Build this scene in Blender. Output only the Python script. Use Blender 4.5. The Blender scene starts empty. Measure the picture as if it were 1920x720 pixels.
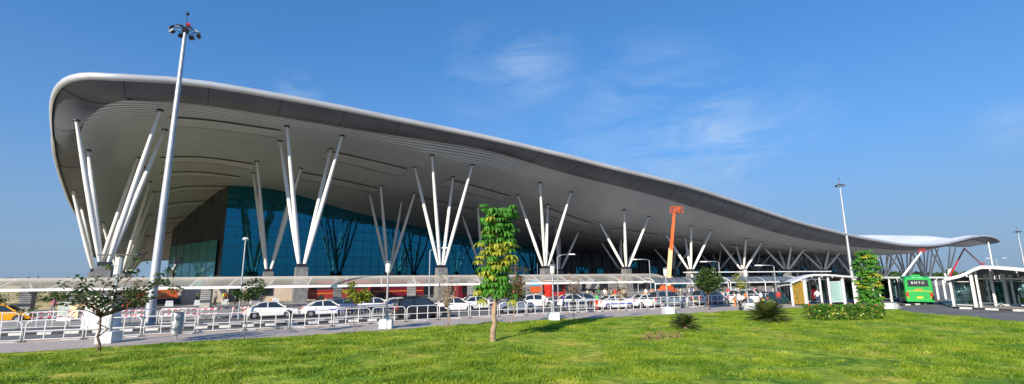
import bpy, math, random
import numpy as np
from math import sin, cos, tan, atan, pi, radians, sqrt, atan2, hypot
from mathutils import Vector, Matrix, noise as mnoise
random.seed(7)
COL = bpy.context.scene.collection
SC = bpy.context.scene

# ------------------------------------------------------------------ camera model
F = 880.; PCX = 960.; PCY = 360.; ROLL = radians(.5); PIT = atan(159/880.); EYE = 3.5
AZ = radians(57.4625)
FX, FY = cos(AZ), sin(AZ)

def ray(x, y):
    dx = x-PCX; dy = PCY-y
    c, s = cos(ROLL), sin(ROLL)
    r, u = dx*c+dy*s, -dx*s+dy*c
    d = F*cos(PIT)-u*sin(PIT); z = F*sin(PIT)+u*cos(PIT)
    return r/d, z/d
def ground(x, y, z=0.):            # photo pixel -> point on the plane z
    a, b = ray(x, y); D = (z-EYE)/b; R = a*D
    return Vector((FX*D+FY*R, FY*D-FX*R, z))
def onY(x, y, Y):
    a, b = ray(x, y)
    X = Y*(FX+a*FY)/(FY-a*FX)
    return Vector((X, Y, EYE+b*(FX*X+FY*Y)))
def depth(p): return FX*p[0]+FY*p[1]
def height(x, y, p):               # height of pixel y above the ground point p
    return EYE+ray(x, y)[1]*depth(p)
def mpp(p): return depth(p)/F*1.0  # metres per photo pixel at p

# ------------------------------------------------------------------ materials
def mat(name, col, rough=.6, metal=0., nscale=0, namt=.15, bump=0., bscale=None, emit=None, spec=.5, col2=None, coord='Object', detail=4.):
    m = bpy.data.materials.new(name); m.use_nodes = True
    nt = m.node_tree; b = nt.nodes['Principled BSDF']
    b.inputs['Base Color'].default_value = (*col, 1); b.inputs['Roughness'].default_value = rough
    b.inputs['Metallic'].default_value = metal; b.inputs['Specular IOR Level'].default_value = spec
    if nscale or bump:
        tc = nt.nodes.new('ShaderNodeTexCoord')
    if nscale:
        n = nt.nodes.new('ShaderNodeTexNoise'); n.inputs['Scale'].default_value = nscale; n.inputs['Detail'].default_value = detail
        nt.links.new(tc.outputs[coord], n.inputs['Vector'])
        r = nt.nodes.new('ShaderNodeValToRGB')
        c2 = col2 or tuple(min(1, c*(1+namt)) for c in col); c1 = col if col2 else tuple(c*(1-namt) for c in col)
        r.color_ramp.elements[0].position = .34; r.color_ramp.elements[1].position = .66
        r.color_ramp.elements[0].color = (*c1, 1); r.color_ramp.elements[1].color = (*c2, 1)
        nt.links.new(n.outputs['Fac'], r.inputs['Fac']); nt.links.new(r.outputs['Color'], b.inputs['Base Color'])
    if bump:
        n2 = nt.nodes.new('ShaderNodeTexNoise'); n2.inputs['Scale'].default_value = bscale or nscale*3 or 5; n2.inputs['Detail'].default_value = 5
        nt.links.new(tc.outputs[coord], n2.inputs['Vector'])
        bp = nt.nodes.new('ShaderNodeBump'); bp.inputs['Strength'].default_value = bump; bp.inputs['Distance'].default_value = .05
        nt.links.new(n2.outputs['Fac'], bp.inputs['Height']); nt.links.new(bp.outputs['Normal'], b.inputs['Normal'])
    if emit:
        b.inputs['Emission Color'].default_value = (*emit[:3], 1); b.inputs['Emission Strength'].default_value = emit[3]
    return m

def striped(name, ca, cb, period, axis='X', rough=.6, metal=0., duty=.5, soft=.02, bump=0.):
    """two-tone stripes running across one object axis (metres)"""
    m = mat(name, ca, rough, metal); nt = m.node_tree; b = nt.nodes['Principled BSDF']
    tc = nt.nodes.new('ShaderNodeTexCoord'); sp = nt.nodes.new('ShaderNodeSeparateXYZ')
    nt.links.new(tc.outputs['Object'], sp.inputs[0])
    d = nt.nodes.new('ShaderNodeMath'); d.operation = 'DIVIDE'; d.inputs[1].default_value = period
    nt.links.new(sp.outputs[axis], d.inputs[0])
    f = nt.nodes.new('ShaderNodeMath'); f.operation = 'FRACT'; nt.links.new(d.outputs[0], f.inputs[0])
    r = nt.nodes.new('ShaderNodeValToRGB'); e = r.color_ramp.elements
    e[0].position = duty-soft; e[0].color = (*ca, 1); e[1].position = duty+soft; e[1].color = (*cb, 1)
    nt.links.new(f.outputs[0], r.inputs['Fac'])
    n = nt.nodes.new('ShaderNodeTexNoise'); n.inputs['Scale'].default_value = .25; n.inputs['Detail'].default_value = 5
    nt.links.new(tc.outputs['Object'], n.inputs['Vector'])
    mx = nt.nodes.new('ShaderNodeMix'); mx.data_type = 'RGBA'; mx.blend_type = 'MULTIPLY'; mx.inputs['Factor'].default_value = .35
    nt.links.new(r.outputs['Color'], mx.inputs['A']); nt.links.new(n.outputs['Color'], mx.inputs['B'])
    g = nt.nodes.new('ShaderNodeValToRGB'); g.color_ramp.elements[0].position = .3; g.color_ramp.elements[0].color = (.75, .75, .75, 1)
    g.color_ramp.elements[1].position = .6
    nt.links.new(n.outputs['Fac'], g.inputs['Fac']); nt.links.new(g.outputs['Color'], mx.inputs['B'])
    nt.links.new(mx.outputs['Result'], b.inputs['Base Color'])
    if bump:
        bp = nt.nodes.new('ShaderNodeBump'); bp.inputs['Strength'].default_value = bump; bp.inputs['Distance'].default_value = .1
        nt.links.new(f.outputs[0], bp.inputs['Height']); nt.links.new(bp.outputs['Normal'], b.inputs['Normal'])
    return m

M = {}
M['white_paint'] = mat('white paint', (.78, .78, .76), .45, nscale=2.5, namt=.08)
M['rail_white'] = mat('railing paint', (.80, .79, .77), .4, nscale=3, namt=.12)
M['steel'] = mat('galvanised steel', (.42, .45, .48), .42, .55, nscale=1.5, namt=.15)
M['stainless'] = mat('stainless steel', (.36, .37, .38), .5, .35, nscale=4, namt=.1)
M['mast'] = mat('galvanised mast', (.45, .47, .5), .5, .35, nscale=.8, namt=.15)
M['dark_steel'] = mat('dark steel', (.05, .055, .06), .45, .5)
M['dark'] = mat('dark recess', (.018, .02, .025), .5, nscale=.3, namt=.4)
M['asphalt'] = mat('asphalt', (.16, .155, .15), .85, nscale=.35, namt=.25, bump=.25, bscale=20)
M['concrete'] = mat('concrete', (.38, .37, .35), .8, nscale=.8, namt=.15, bump=.2, bscale=12)
M['stone_grey'] = mat('grey granite cladding', (.2, .2, .2), .5, nscale=1.5, namt=.25)
M['base_white'] = mat('painted concrete block', (.62, .66, .66), .7, nscale=3, namt=.15)
M['kerb_white'] = mat('kerb white paint', (.68, .66, .62), .7, nscale=3, namt=.2)
M['kerb_black'] = mat('kerb black paint', (.03, .03, .03), .7, nscale=3, namt=.3)
M['kerb_pink'] = mat('kerb stone', (.46, .36, .29), .8, nscale=2, namt=.2)
M['tyre'] = mat('tyre rubber', (.02, .02, .02), .8)
M['rim'] = mat('wheel metal', (.5, .5, .52), .35, .7)
M['car_glass'] = mat('car glass', (.02, .03, .04), .06, .0, spec=.9)
M['red_lens'] = mat('red lamp lens', (.5, .02, .02), .2)
M['clear_lens'] = mat('clear lamp lens', (.75, .75, .72), .12)
M['amber_lens'] = mat('amber lamp lens', (.7, .25, .02), .2)
M['black_plastic'] = mat('black plastic', (.025, .025, .03), .5)
M['orange'] = mat('orange machine paint', (.75, .13, .03), .45, nscale=1.2, namt=.2)
M['red'] = mat('red paint', (.5, .03, .02), .4, nscale=1.2, namt=.2)
M['bark'] = mat('bark', (.16, .105, .075), .9, nscale=3, namt=.35, bump=.6, bscale=9)
M['bark_pale'] = mat('pale bark', (.36, .25, .17), .9, nscale=3, namt=.25, bump=.5, bscale=9)

def leafmat(name, a, b, c=None, scale=1.2, trans=.35):
    m = bpy.data.materials.new(name); m.use_nodes = True; nt = m.node_tree
    bs = nt.nodes['Principled BSDF']; bs.inputs['Roughness'].default_value = .5
    tc = nt.nodes.new('ShaderNodeTexCoord'); n = nt.nodes.new('ShaderNodeTexNoise'); n.inputs['Scale'].default_value = scale
    n.inputs['Detail'].default_value = 6
    nt.links.new(tc.outputs['Object'], n.inputs['Vector'])
    r = nt.nodes.new('ShaderNodeValToRGB'); e = r.color_ramp.elements
    e[0].position = .33; e[0].color = (*a, 1); e[1].position = .62; e[1].color = (*b, 1)
    if c: k = e.new(.72); k.color = (*c, 1)
    nt.links.new(n.outputs['Fac'], r.inputs['Fac']); nt.links.new(r.outputs['Color'], bs.inputs['Base Color'])
    t = nt.nodes.new('ShaderNodeBsdfTranslucent'); nt.links.new(r.outputs['Color'], t.inputs['Color'])
    mx = nt.nodes.new('ShaderNodeMixShader'); mx.inputs[0].default_value = trans
    nt.links.new(bs.outputs[0], mx.inputs[1]); nt.links.new(t.outputs[0], mx.inputs[2])
    nt.links.new(mx.outputs[0], nt.nodes['Material Output'].inputs['Surface'])
    return m
M['leaf_green'] = leafmat('green leaves', (.035, .16, .012), (.11, .34, .03), scale=2)
M['leaf_yellow'] = leafmat('yellowish leaves', (.30, .36, .03), (.52, .50, .05), (.66, .55, .10), scale=2.5)
M['leaf_dark'] = leafmat('dark leaves', (.02, .045, .012), (.06, .10, .02), scale=2)
M['leaf_mid'] = leafmat('mid green leaves', (.035, .085, .02), (.10, .17, .03), scale=2)
M['leaf_red'] = leafmat('reddish leaves', (.25, .07, .05), (.4, .14, .10), scale=2)
M['leaf_dry'] = leafmat('dry leaves', (.2, .14, .05), (.36, .28, .12), scale=3)
M['cycad_leaf'] = leafmat('cycad fronds', (.03, .06, .015), (.16, .19, .04), scale=1.5, trans=.15)
M['flower'] = mat('red flowers', (.7, .06, .02), .5)
M['flower_white'] = mat('pale flowers', (.8, .7, .3), .5)
M['grass'] = leafmat('grass blades', (.12, .25, .012), (.35, .46, .028), (.58, .54, .08), scale=.55, trans=.4)

# ------------------------------------------------------------------ mesh builder
class MB:
    def __init__(s): s.v = []; s.f = []; s.m = []
    def vs(s, pts): i = len(s.v); s.v.extend([tuple(p) for p in pts]); return i
    def face(s, pts, mi=0): i = s.vs(pts); s.f.append(tuple(range(i, i+len(pts)))); s.m.append(mi)
    def box(s, c, d, rz=0., mi=0, tilt=None, taper=1.):
        hx, hy, hz = d[0]/2, d[1]/2, d[2]/2; P = []
        for z, k in ((-hz, 1), (hz, taper)):
            for x, y in ((-hx, -hy), (hx, -hy), (hx, hy), (-hx, hy)):
                q = Vector((x*k, y*k, z))
                if tilt: q = tilt @ q
                if rz: q = Vector((q.x*cos(rz)-q.y*sin(rz), q.x*sin(rz)+q.y*cos(rz), q.z))
                P.append(q+Vector(c))
        i = s.vs(P)
        for f in ((0, 3, 2, 1), (4, 5, 6, 7), (0, 1, 5, 4), (1, 2, 6, 5), (2, 3, 7, 6), (3, 0, 4, 7)):
            s.f.append(tuple(i+k for k in f)); s.m.append(mi)
        return s
    def tube(s, pts, r, n=8, mi=0, cap=True):
        pts = [Vector(p) for p in pts]; rs = r if isinstance(r, (list, tuple)) else [r]*len(pts)
        rings = []; up = None
        for k, p in enumerate(pts):
            t = (pts[min(k+1, len(pts)-1)]-pts[max(k-1, 0)])
            if t.length < 1e-9: t = Vector((0, 0, 1))
            t.normalize()
            if up is None: up = Vector((0, 0, 1)) if abs(t.z) < .9 else Vector((1, 0, 0))
            a = t.cross(up); a.normalize(); b = a.cross(t); b.normalize(); up = b
            rings.append(s.vs([p+a*cos(2*pi*j/n)*rs[k]+b*sin(2*pi*j/n)*rs[k] for j in range(n)]))
        for k in range(len(pts)-1):
            for j in range(n):
                j2 = (j+1) % n; s.f.append((rings[k]+j, rings[k+1]+j, rings[k+1]+j2, rings[k]+j2)); s.m.append(mi)
        if cap:
            s.f.append(tuple(rings[0]+j for j in range(n))); s.m.append(mi)
            s.f.append(tuple(rings[-1]+n-1-j for j in range(n))); s.m.append(mi)
        return s
    def bar(s, a, b, w, h, mi=0):
        a = Vector(a); b = Vector(b); t = (b-a).normalized(); u = Vector((0, 0, 1)) if abs(t.z) < .95 else Vector((0, 1, 0))
        x = t.cross(u).normalized(); y = x.cross(t)
        i = s.vs([p+x*sx*w/2+y*sy*h/2 for p in (a, b) for sx, sy in ((-1, -1), (1, -1), (1, 1), (-1, 1))])
        for f in ((0, 1, 2, 3), (7, 6, 5, 4), (0, 4, 5, 1), (1, 5, 6, 2), (2, 6, 7, 3), (3, 7, 4, 0)):
            s.f.append(tuple(i+k for k in f)); s.m.append(mi)
        return s
    def grid(s, rows, mi=0, flip=False):
        i = s.vs([p for r in rows for p in r]); w = len(rows[0])
        for a in range(len(rows)-1):
            for b in range(w-1):
                q = (i+a*w+b, i+a*w+b+1, i+(a+1)*w+b+1, i+(a+1)*w+b)
                s.f.append(q[::-1] if flip else q); s.m.append(mi)
        return s
    def ball(s, c, r, n=8, m=6, mi=0, sc=(1, 1, 1)):
        rows = []
        for a in range(m+1):
            t = pi*a/m; rows.append([(c[0]+r*sc[0]*sin(t)*cos(2*pi*b/n), c[1]+r*sc[1]*sin(t)*sin(2*pi*b/n), c[2]+r*sc[2]*cos(t)) for b in range(n+1)])
        return s.grid(rows, mi, flip=True)
    def build(s, name, mats, parent=None, smooth=False, loc=None):
        me = bpy.data.meshes.new(name); me.from_pydata(s.v, [], s.f)
        for m in (mats if isinstance(mats, (list, tuple)) else [mats]): me.materials.append(M[m] if isinstance(m, str) else m)
        if any(s.m): me.polygons.foreach_set('material_index', s.m)
        if smooth: me.polygons.foreach_set('use_smooth', [True]*len(s.f))
        me.update()
        if smooth == 'auto':
            me.set_sharp_from_angle(angle=radians(40))
        o = bpy.data.objects.new(name, me); COL.objects.link(o)
        if parent: o.parent = parent
        if loc is not None: o.location = loc
        return o
def tag(o, label, cat, group=None):
    o['label'] = label; o['category'] = cat
    if group: o['group'] = group
    return o
def thing(name, label, cat, loc=(0, 0, 0), rz=0, group=None):
    o = bpy.data.objects.new(name, None); o.empty_display_size = .3; COL.objects.link(o); o.location = loc; o.rotation_euler = (0, 0, rz)
    return tag(o, label, cat, group)
def struct(o, kind='structure'): o['kind'] = kind; return o
def kids(o): return [c for c in ALLKIDS.get(o.name, [])]
def dup(o, loc=None, rz=None, label=None, parent=None):
    c = o.copy(); COL.objects.link(c)
    if parent: c.parent = parent
    if loc is not None: c.location = loc
    if rz is not None: c.rotation_euler = (0, 0, rz)
    if label: c['label'] = label
    for ch in list(o.children): dup(ch, parent=c)
    return c

# ------------------------------------------------------------------ sun direction
s_az = radians(28); SE = radians(22)
SH = Vector((FX*cos(s_az)+FY*sin(s_az), FY*cos(s_az)-FX*sin(s_az), 0))   # the way shadows fall
to_sun = Vector((-SH.x*cos(SE), -SH.y*cos(SE), sin(SE)))
#PART2
# ================================================================== SETTING
def strip(name, A, B, m, mz=0., n=1, kind='structure', parent=None, wob=None):
    """sheet between two polylines of equal length"""
    mb = MB(); rows = []
    for a, b in zip(A, B):
        rows.append([Vector(a).lerp(Vector(b), k/n) for k in range(n+1)])
    mb.grid(rows); o = mb.build(name, m, parent); 
    if kind: struct(o, kind)
    return o
def resample(P, step):
    P = [Vector(p) for p in P]; out = [P[0].copy()]; acc = 0
    for a, b in zip(P, P[1:]):
        L = (b-a).length; t = step-acc
        while t <= L: out.append(a.lerp(b, t/L)); t += step
        acc = L-(t-step)
    return out
def offset(P, d):
    """shift a plan polyline sideways (to its left for d>0)"""
    out = []
    for i, p in enumerate(P):
        t = Vector(P[min(i+1, len(P)-1)])-Vector(P[max(i-1, 0)]); t.z = 0; t.normalize()
        out.append(Vector(p)+Vector((-t.y, t.x, 0))*d)
    return out

mg = mat('dry ground', (.17, .13, .08), .95, nscale=.06, col2=(.25, .2, .12), bump=.3, bscale=1.2)
g = MB(); g.face([(-900, -700, -.06), (1500, -700, -.06), (1500, 1500, -.06), (-900, 1500, -.06)])
struct(g.build('ground', mg))
# asphalt with pale wear and joints
g = MB(); g.face([(-90, 5, 0), (330, -60, 0), (330, 58, 0), (-90, 74, 0)])
struct(g.build('road', 'asphalt'))
plaza = mat('plaza paving', (.34, .33, .315), .8, nscale=.2, namt=.15)
g = MB()
g.box((130, 95, .02), (440, 86, .2))
struct(g.build('forecourt', plaza))

# lawn edge, then the paved path, then the kerb under the railing
EDGE_PX = [(-500, 700), (-250, 678), (0, 662), (150, 652), (300, 643), (480, 633), (640, 624), (780, 614), (925, 604), (1060, 598), (1200, 592), (1340, 585), (1480, 577.5), (1560, 576), (1680, 578), (1705, 585), (1800, 591), (1920, 603), (2060, 622), (2300, 660), (3000, 800)]
EDGE = resample([ground(x, y, .14) for x, y in EDGE_PX], .5)
FEN_PX = [(-420, 672), (-250, 657), (3, 643), (240, 632), (430, 621), (620, 612), (830, 599), (1040, 588), (1180, 582), (1340, 574), (1490, 568)]
FEN = [ground(x, y, .12) for x, y in FEN_PX]
def lawn_z(x, y):
    return .14+.16*mnoise.noise(Vector((x*.11, y*.11, 3)))+.05*mnoise.noise(Vector((x*.45, y*.45, 9)))
# lawn : radial sheet from the edge towards the viewer and behind
rows = []
NT = 90
for e in EDGE:
    r = []
    for k in range(NT+1):
        t = (k/NT)
        q = e*(1-t)+Vector((e.x*.02-6*FX*.5, e.y*.02-6*FY*.5, .14))*t
        ed = min(1, k/4.)
        r.append((q.x, q.y, .1+(lawn_z(q.x, q.y)-.1)*ed))
    rows.append(r)
mlawn = bpy.data.materials.new('lawn turf'); mlawn.use_nodes = True; nt = mlawn.node_tree; bs = nt.nodes['Principled BSDF']
bs.inputs['Roughness'].default_value = .9; bs.inputs['Specular IOR Level'].default_value = .2
tc = nt.nodes.new('ShaderNodeTexCoord')
def noise_ramp(nt, tc, scale, stops, detail=6):
    n = nt.nodes.new('ShaderNodeTexNoise'); n.inputs['Scale'].default_value = scale; n.inputs['Detail'].default_value = detail
    nt.links.new(tc.outputs['Object'], n.inputs['Vector']); r = nt.nodes.new('ShaderNodeValToRGB'); e = r.color_ramp.elements
    for k, (p, c) in enumerate(stops):
        q = e[k] if k < 2 else e.new(p); q.position = p; q.color = (*c, 1)
    nt.links.new(n.outputs['Fac'], r.inputs['Fac']); return r
ra = noise_ramp(nt, tc, .35, [(.36, (.12, .24, .014)), (.66, (.50, .46, .07)), (.5, (.29, .40, .035))])
rb = noise_ramp(nt, tc, 2.6, [(.36, (.6, .65, .55)), (.64, (1.25, 1.22, 1.15))])
mx = nt.nodes.new('ShaderNodeMix'); mx.data_type = 'RGBA'; mx.blend_type = 'MULTIPLY'; mx.inputs['Factor'].default_value = 1
nt.links.new(ra.outputs['Color'], mx.inputs['A']); nt.links.new(rb.outputs['Color'], mx.inputs['B'])
nt.links.new(mx.outputs['Result'], bs.inputs['Base Color'])
n2 = nt.nodes.new('ShaderNodeTexNoise'); n2.inputs['Scale'].default_value = 9; n2.inputs['Detail'].default_value = 6
nt.links.new(tc.outputs['Object'], n2.inputs['Vector']); bp = nt.nodes.new('ShaderNodeBump'); bp.inputs['Strength'].default_value = .9; bp.inputs['Distance'].default_value = .08
nt.links.new(n2.outputs['Fac'], bp.inputs['Height']); nt.links.new(bp.outputs['Normal'], bs.inputs['Normal'])
mb = MB(); mb.grid(rows); struct(mb.build('lawn', mlawn, smooth=True))

# grass blades: tufts standing on the lawn (uncountable ground cover)
def make_grass():
    rng = np.random.default_rng(5)
    V = []; n = 0
    pts = []
    E2 = [ground(x, y, .14) for x, y in EDGE_PX]
    def edge_at(s):
        k = min(int(s), len(EDGE)-2); return EDGE[k].lerp(EDGE[k+1], s-k)
    ia = min(range(len(EDGE)), key=lambda i: (EDGE[i]-ground(-160, 668, .14)).length)
    ib = min(range(len(EDGE)), key=lambda i: (EDGE[i]-ground(2030, 616, .14)).length)
    tries = 0
    while len(pts) < 62000:
        s = rng.uniform(ia, ib); t = sqrt(rng.uniform(.0, 1))
        e = edge_at(s); q = e*t
        d = depth(q)
        if d < 10.5: continue
        if rng.uniform() > min(1, (20/d)**.8): continue
        nz = mnoise.noise(Vector((q.x*.8, q.y*.8, 1.3)))+.5*mnoise.noise(Vector((q.x*.17, q.y*.17, 7)))
        if rng.uniform() > .45+1.3*nz: continue
        ed = min(1, (1-t)*24)
        pts.append((q.x, q.y, .1+(lawn_z(q.x, q.y)-.1)*ed, nz))
    P = np.array(pts); N = len(P); B = 4
    P = np.repeat(P, B, 0); K = N*B
    a = rng.uniform(0, 2*pi, K); w = rng.uniform(.012, .03, K); h = rng.uniform(.04, .12, K)*(1+1.2*np.clip(P[:, 3], -.3, .7))
    lean = rng.uniform(.3, 1.3, K)*h; la = rng.uniform(0, 2*pi, K)
    bx = P[:, 0]+rng.normal(0, .05, K); by = P[:, 1]+rng.normal(0, .05, K); bz = P[:, 2]-.01
    v = np.empty((K, 3, 3))
    v[:, 0] = np.stack([bx-np.cos(a)*w, by-np.sin(a)*w, bz], 1)
    v[:, 1] = np.stack([bx+np.cos(a)*w, by+np.sin(a)*w, bz], 1)
    v[:, 2] = np.stack([bx+np.cos(la)*lean, by+np.sin(la)*lean, bz+h], 1)
    me = bpy.data.meshes.new('grass'); me.vertices.add(K*3); me.vertices.foreach_set('co', v.reshape(-1))
    me.loops.add(K*3); me.loops.foreach_set('vertex_index', np.arange(K*3, dtype=np.int32))
    me.polygons.add(K); me.polygons.foreach_set('loop_start', np.arange(0, K*3, 3, dtype=np.int32))
    me.update(calc_edges=True); me.materials.append(M['grass'])
    o = bpy.data.objects.new('grass', me); COL.objects.link(o); struct(o, 'stuff')
make_grass()

# path: between lawn and railing line
def nearest(P, q):
    best = None
    for a, b in zip(P, P[1:]):
        ab = b-a; t = max(0, min(1, (q-a).dot(ab)/ab.length_squared)); c = a+ab*t; d = (c-q).length
        if best is None or d < best[0]: best = (d, c)
    return best[1]
FENR = resample(FEN, 1.)
pa = [p.copy() for p in FENR]; pb = [nearest(EDGE, p) for p in FENR]
for p in pa: p.z = .11
for p in pb: p.z = .11
mp = mat('path paving', (.27, .25, .235), .85, nscale=.5, namt=.18, bump=.2, bscale=6)
nt = mp.node_tree; tc = nt.nodes.new('ShaderNodeTexCoord'); br = nt.nodes.new('ShaderNodeTexBrick'); br.inputs['Scale'].default_value = 1.6
br.inputs['Color1'].default_value = (.56, .48, .42, 1); br.inputs['Color2'].default_value = (.46, .39, .34, 1); br.inputs['Mortar'].default_value = (.14, .13, .12, 1)
br.inputs['Mortar Size'].default_value = .012; br.inputs['Bias'].default_value = -.2
mpg = nt.nodes.new('ShaderNodeMapping'); mpg.inputs['Rotation'].default_value = (0, 0, -.12)
nt.links.new(tc.outputs['Object'], mpg.inputs[0]); nt.links.new(mpg.outputs[0], br.inputs['Vector'])
nt.links.new(br.outputs['Color'], nt.nodes['Principled BSDF'].inputs['Base Color'])
ext = [ground(1490, 568, .11), ground(1560, 572, .11), ground(1640, 571, .11), ground(1690, 574, .11)]
pe = [ground(1482, 577, .11), ground(1560, 576, .11), ground(1660, 577, .11), ground(1690, 579, .11)]
strip('path', pa, pb, mp, n=6)
strip('path', [pa[-1]]+ext[1:], [pb[-1]]+pe[1:], mp, n=3)
def kerb(name, P, w, z0, z1, mats, seg, structure=True):
    R = resample(P, seg); mb = MB()
    for i, (a, b) in enumerate(zip(R, R[1:])):
        t = (b-a); t.z = 0; t.normalize(); nrm = Vector((-t.y, t.x, 0))*w/2
        p = [(a-nrm), (b-nrm), (b+nrm), (a+nrm)]
        lo = [Vector((q.x, q.y, z0)) for q in p]; hi = [Vector((q.x, q.y, z1)) for q in p]
        k = mb.vs(lo+hi); mi = i % len(mats)
        for f in ((4, 5, 6, 7), (0, 1, 5, 4), (2, 3, 7, 6)): mb.f.append(tuple(k+j for j in f)); mb.m.append(mi)
        if i == 0: mb.f.append((k+3, k, k+4, k+7)); mb.m.append(mi)
        if i == len(R)-2: mb.f.append((k+1, k+2, k+6, k+5)); mb.m.append(mi)
    o = mb.build(name, mats); return struct(o)
kerb('path_kerb', [p for p in offset(FEN, .14)], .25, -.02, .16, ['kerb_pink', 'kerb_white', 'kerb_pink'], 1.0)
K1 = [ground(x, y, .13) for x, y in [(-400, 655), (-200, 636), (0, 626), (200, 619), (450, 609.5), (640, 601), (760, 596)]]
kerb('median_kerb', K1, .25, -.02, .15, ['kerb_white', 'kerb_black'], .75)
K2 = [p+Vector((0, 1.5, 0)) for p in K1]
kerb('median_kerb', K2, .25, -.02, .15, ['kerb_black', 'kerb_white'], .75)
strip('median', [Vector((p.x, p.y+.12, .12)) for p in K1], [Vector((p.x, p.y-.12, .12)) for p in K2], 'concrete')
K3 = [ground(x, y, .12) for x, y in [(-100, 603), (60, 598), (300, 590), (560, 583), (760, 577), (900, 572), (1100, 567)]]
kerb('forecourt_kerb', K3, .25, -.02, .14, ['kerb_white', 'kerb_black'], 1.2)
fc = [Vector((p.x, p.y+.12, .12)) for p in K3]
strip('forecourt_pavement', fc, [Vector((p.x, p.y+14, .13)) for p in K3], plaza)
# lane line
ml = 'kerb_white'
mb = MB(); LN = [ground(x, y, .004) for x, y in [(-100, 640), (120, 630), (420, 617), (620, 607), (840, 596), (1040, 585), (1300, 574), (1500, 567)]]
LN = [p+Vector((0, .2, 0)) for p in LN]
R = resample(LN, 1.5)
for i in range(0, len(R)-1, 3):
    a, b = R[i], R[i+1]; n_ = Vector((-(b-a).y, (b-a).x, 0)).normalized()*.06
    mb.face([a-n_, b-n_, b+n_, a+n_])
struct(mb.build('lane_marking', 'kerb_white'))
# right-hand shelter island with its black and white kerb
IS = [ground(x, y, .0) for x, y in [(1768, 570.5), (1783, 575), (1792, 578.5), (1850, 581), (1920, 584), (2050, 590), (2300, 603)]]
kerb('island_kerb', IS, .3, -.02, .16, ['kerb_black', 'kerb_white'], .95)
IB = [ground(x, y, 0) for x, y in [(1775, 563), (1800, 563), (1840, 561), (1900, 560), (2000, 561), (2150, 563), (2400, 570)]]
strip('island', [Vector((p.x, p.y, .13)) for p in IS], [Vector((p.x, p.y, .13)) for p in IB], plaza)
kerb('shelter_kerb', [ground(x, y, 0) for x, y in [(1660, 574), (1700, 572.5), (1760, 569), (1775, 566), (1790, 562)]], .3, -.02, .14, ['kerb_black', 'kerb_white'], .95)

# distant dry bank on the left and far tree belt
mb = MB(); rows = []
for i in range(40):
    x = -160+i*4.5; r = []
    for j in range(12):
        y = 77+j*5.; hh = 2.8*min(1, max(0, (j)/2.5))*(1 if x < -14 else max(0, 1-(x+14)/10))
        r.append((x-.25*(y-84), y+6*0, .05+hh*(.8+.4*mnoise.noise(Vector((x*.08, y*.08, 2))))+.1-.2*(j == 0)))
    rows.append(r)
mbank = mat('dry grass bank', (.34, .29, .12), .95, nscale=.25, col2=(.55, .48, .26), bump=.5, bscale=3)
mb.grid(rows); struct(mb.build('grass_bank', mbank, smooth=True))

def leaves(mb, c, rad, n, size, rng, mis=(0,), flat=1., hang=.0):
    """n small folded leaves scattered through an ellipsoid"""
    for _ in range(n):
        while True:
            d = Vector((rng.uniform(-1, 1), rng.uniform(-1, 1), rng.uniform(-1, 1)))
            if .15 < d.length < 1: break
        p = Vector(c)+Vector((d.x*rad[0], d.y*rad[1], d.z*rad[2]))
        a = Vector((rng.gauss(0, 1), rng.gauss(0, 1), rng.gauss(0, .6)*flat-hang)).normalized()
        b = a.cross(Vector((rng.gauss(0, 1), rng.gauss(0, 1), rng.gauss(0, 1)))).normalized()
        s = size*rng.uniform(.6, 1.3); mb.face([p, p+a*s*.5+b*s*.3, p+a*s, p+a*s*.5-b*s*.3], rng.choice(mis))
rng = random.Random(3)
mb = MB()
for i in range(900):
    th = rng.uniform(-62, 50); R0 = rng.uniform(420, 520)
    # belt of trees all round the horizon ahead
    ax = AZ-radians(th); p = Vector((R0*cos(ax), R0*sin(ax), 0)); hh = rng.uniform(2, 4.6)*(1+.5*mnoise.noise(Vector((th*.15, 0, 0))))
    leaves(mb, (p.x, p.y, hh*.5), (rng.uniform(5, 11), rng.uniform(5, 9), hh*.55), 26, 3.2, rng, (0, 0, 1))
struct(mb.build('distant_treeline', ['leaf_dark', 'leaf_mid']), 'stuff')

# ================================================================== TERMINAL
def pchip(xs, ys):
    n = len(xs); h = [xs[i+1]-xs[i] for i in range(n-1)]; d = [(ys[i+1]-ys[i])/h[i] for i in range(n-1)]; m = [0.]*n
    m[0] = d[0]; m[-1] = d[-1]
    for i in range(1, n-1):
        if d[i-1]*d[i] > 0:
            w1 = 2*h[i]+h[i-1]; w2 = h[i]+2*h[i-1]; m[i] = (w1+w2)/(w1/d[i-1]+w2/d[i])
    def f(x):
        x = min(max(x, xs[0]), xs[-1]); i = 0
        while i < n-2 and x > xs[i+1]: i += 1
        t = (x-xs[i])/h[i]; t2 = t*t; t3 = t2*t
        return (2*t3-3*t2+1)*ys[i]+(t3-2*t2+t)*h[i]*m[i]+(-2*t3+3*t2)*ys[i+1]+(t3-t2)*h[i]*m[i+1]
    return f
RX = [-14.5, -11.5, -8, 0, 11, 33.5, 55.5, 77.5, 99.7, 121, 142, 165, 195, 225, 250, 275, 294]
def yrim(X): 
    t = max(0, min(1, (X-15)/65.)); return 65-5*(t*t*(3-2*t))
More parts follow.
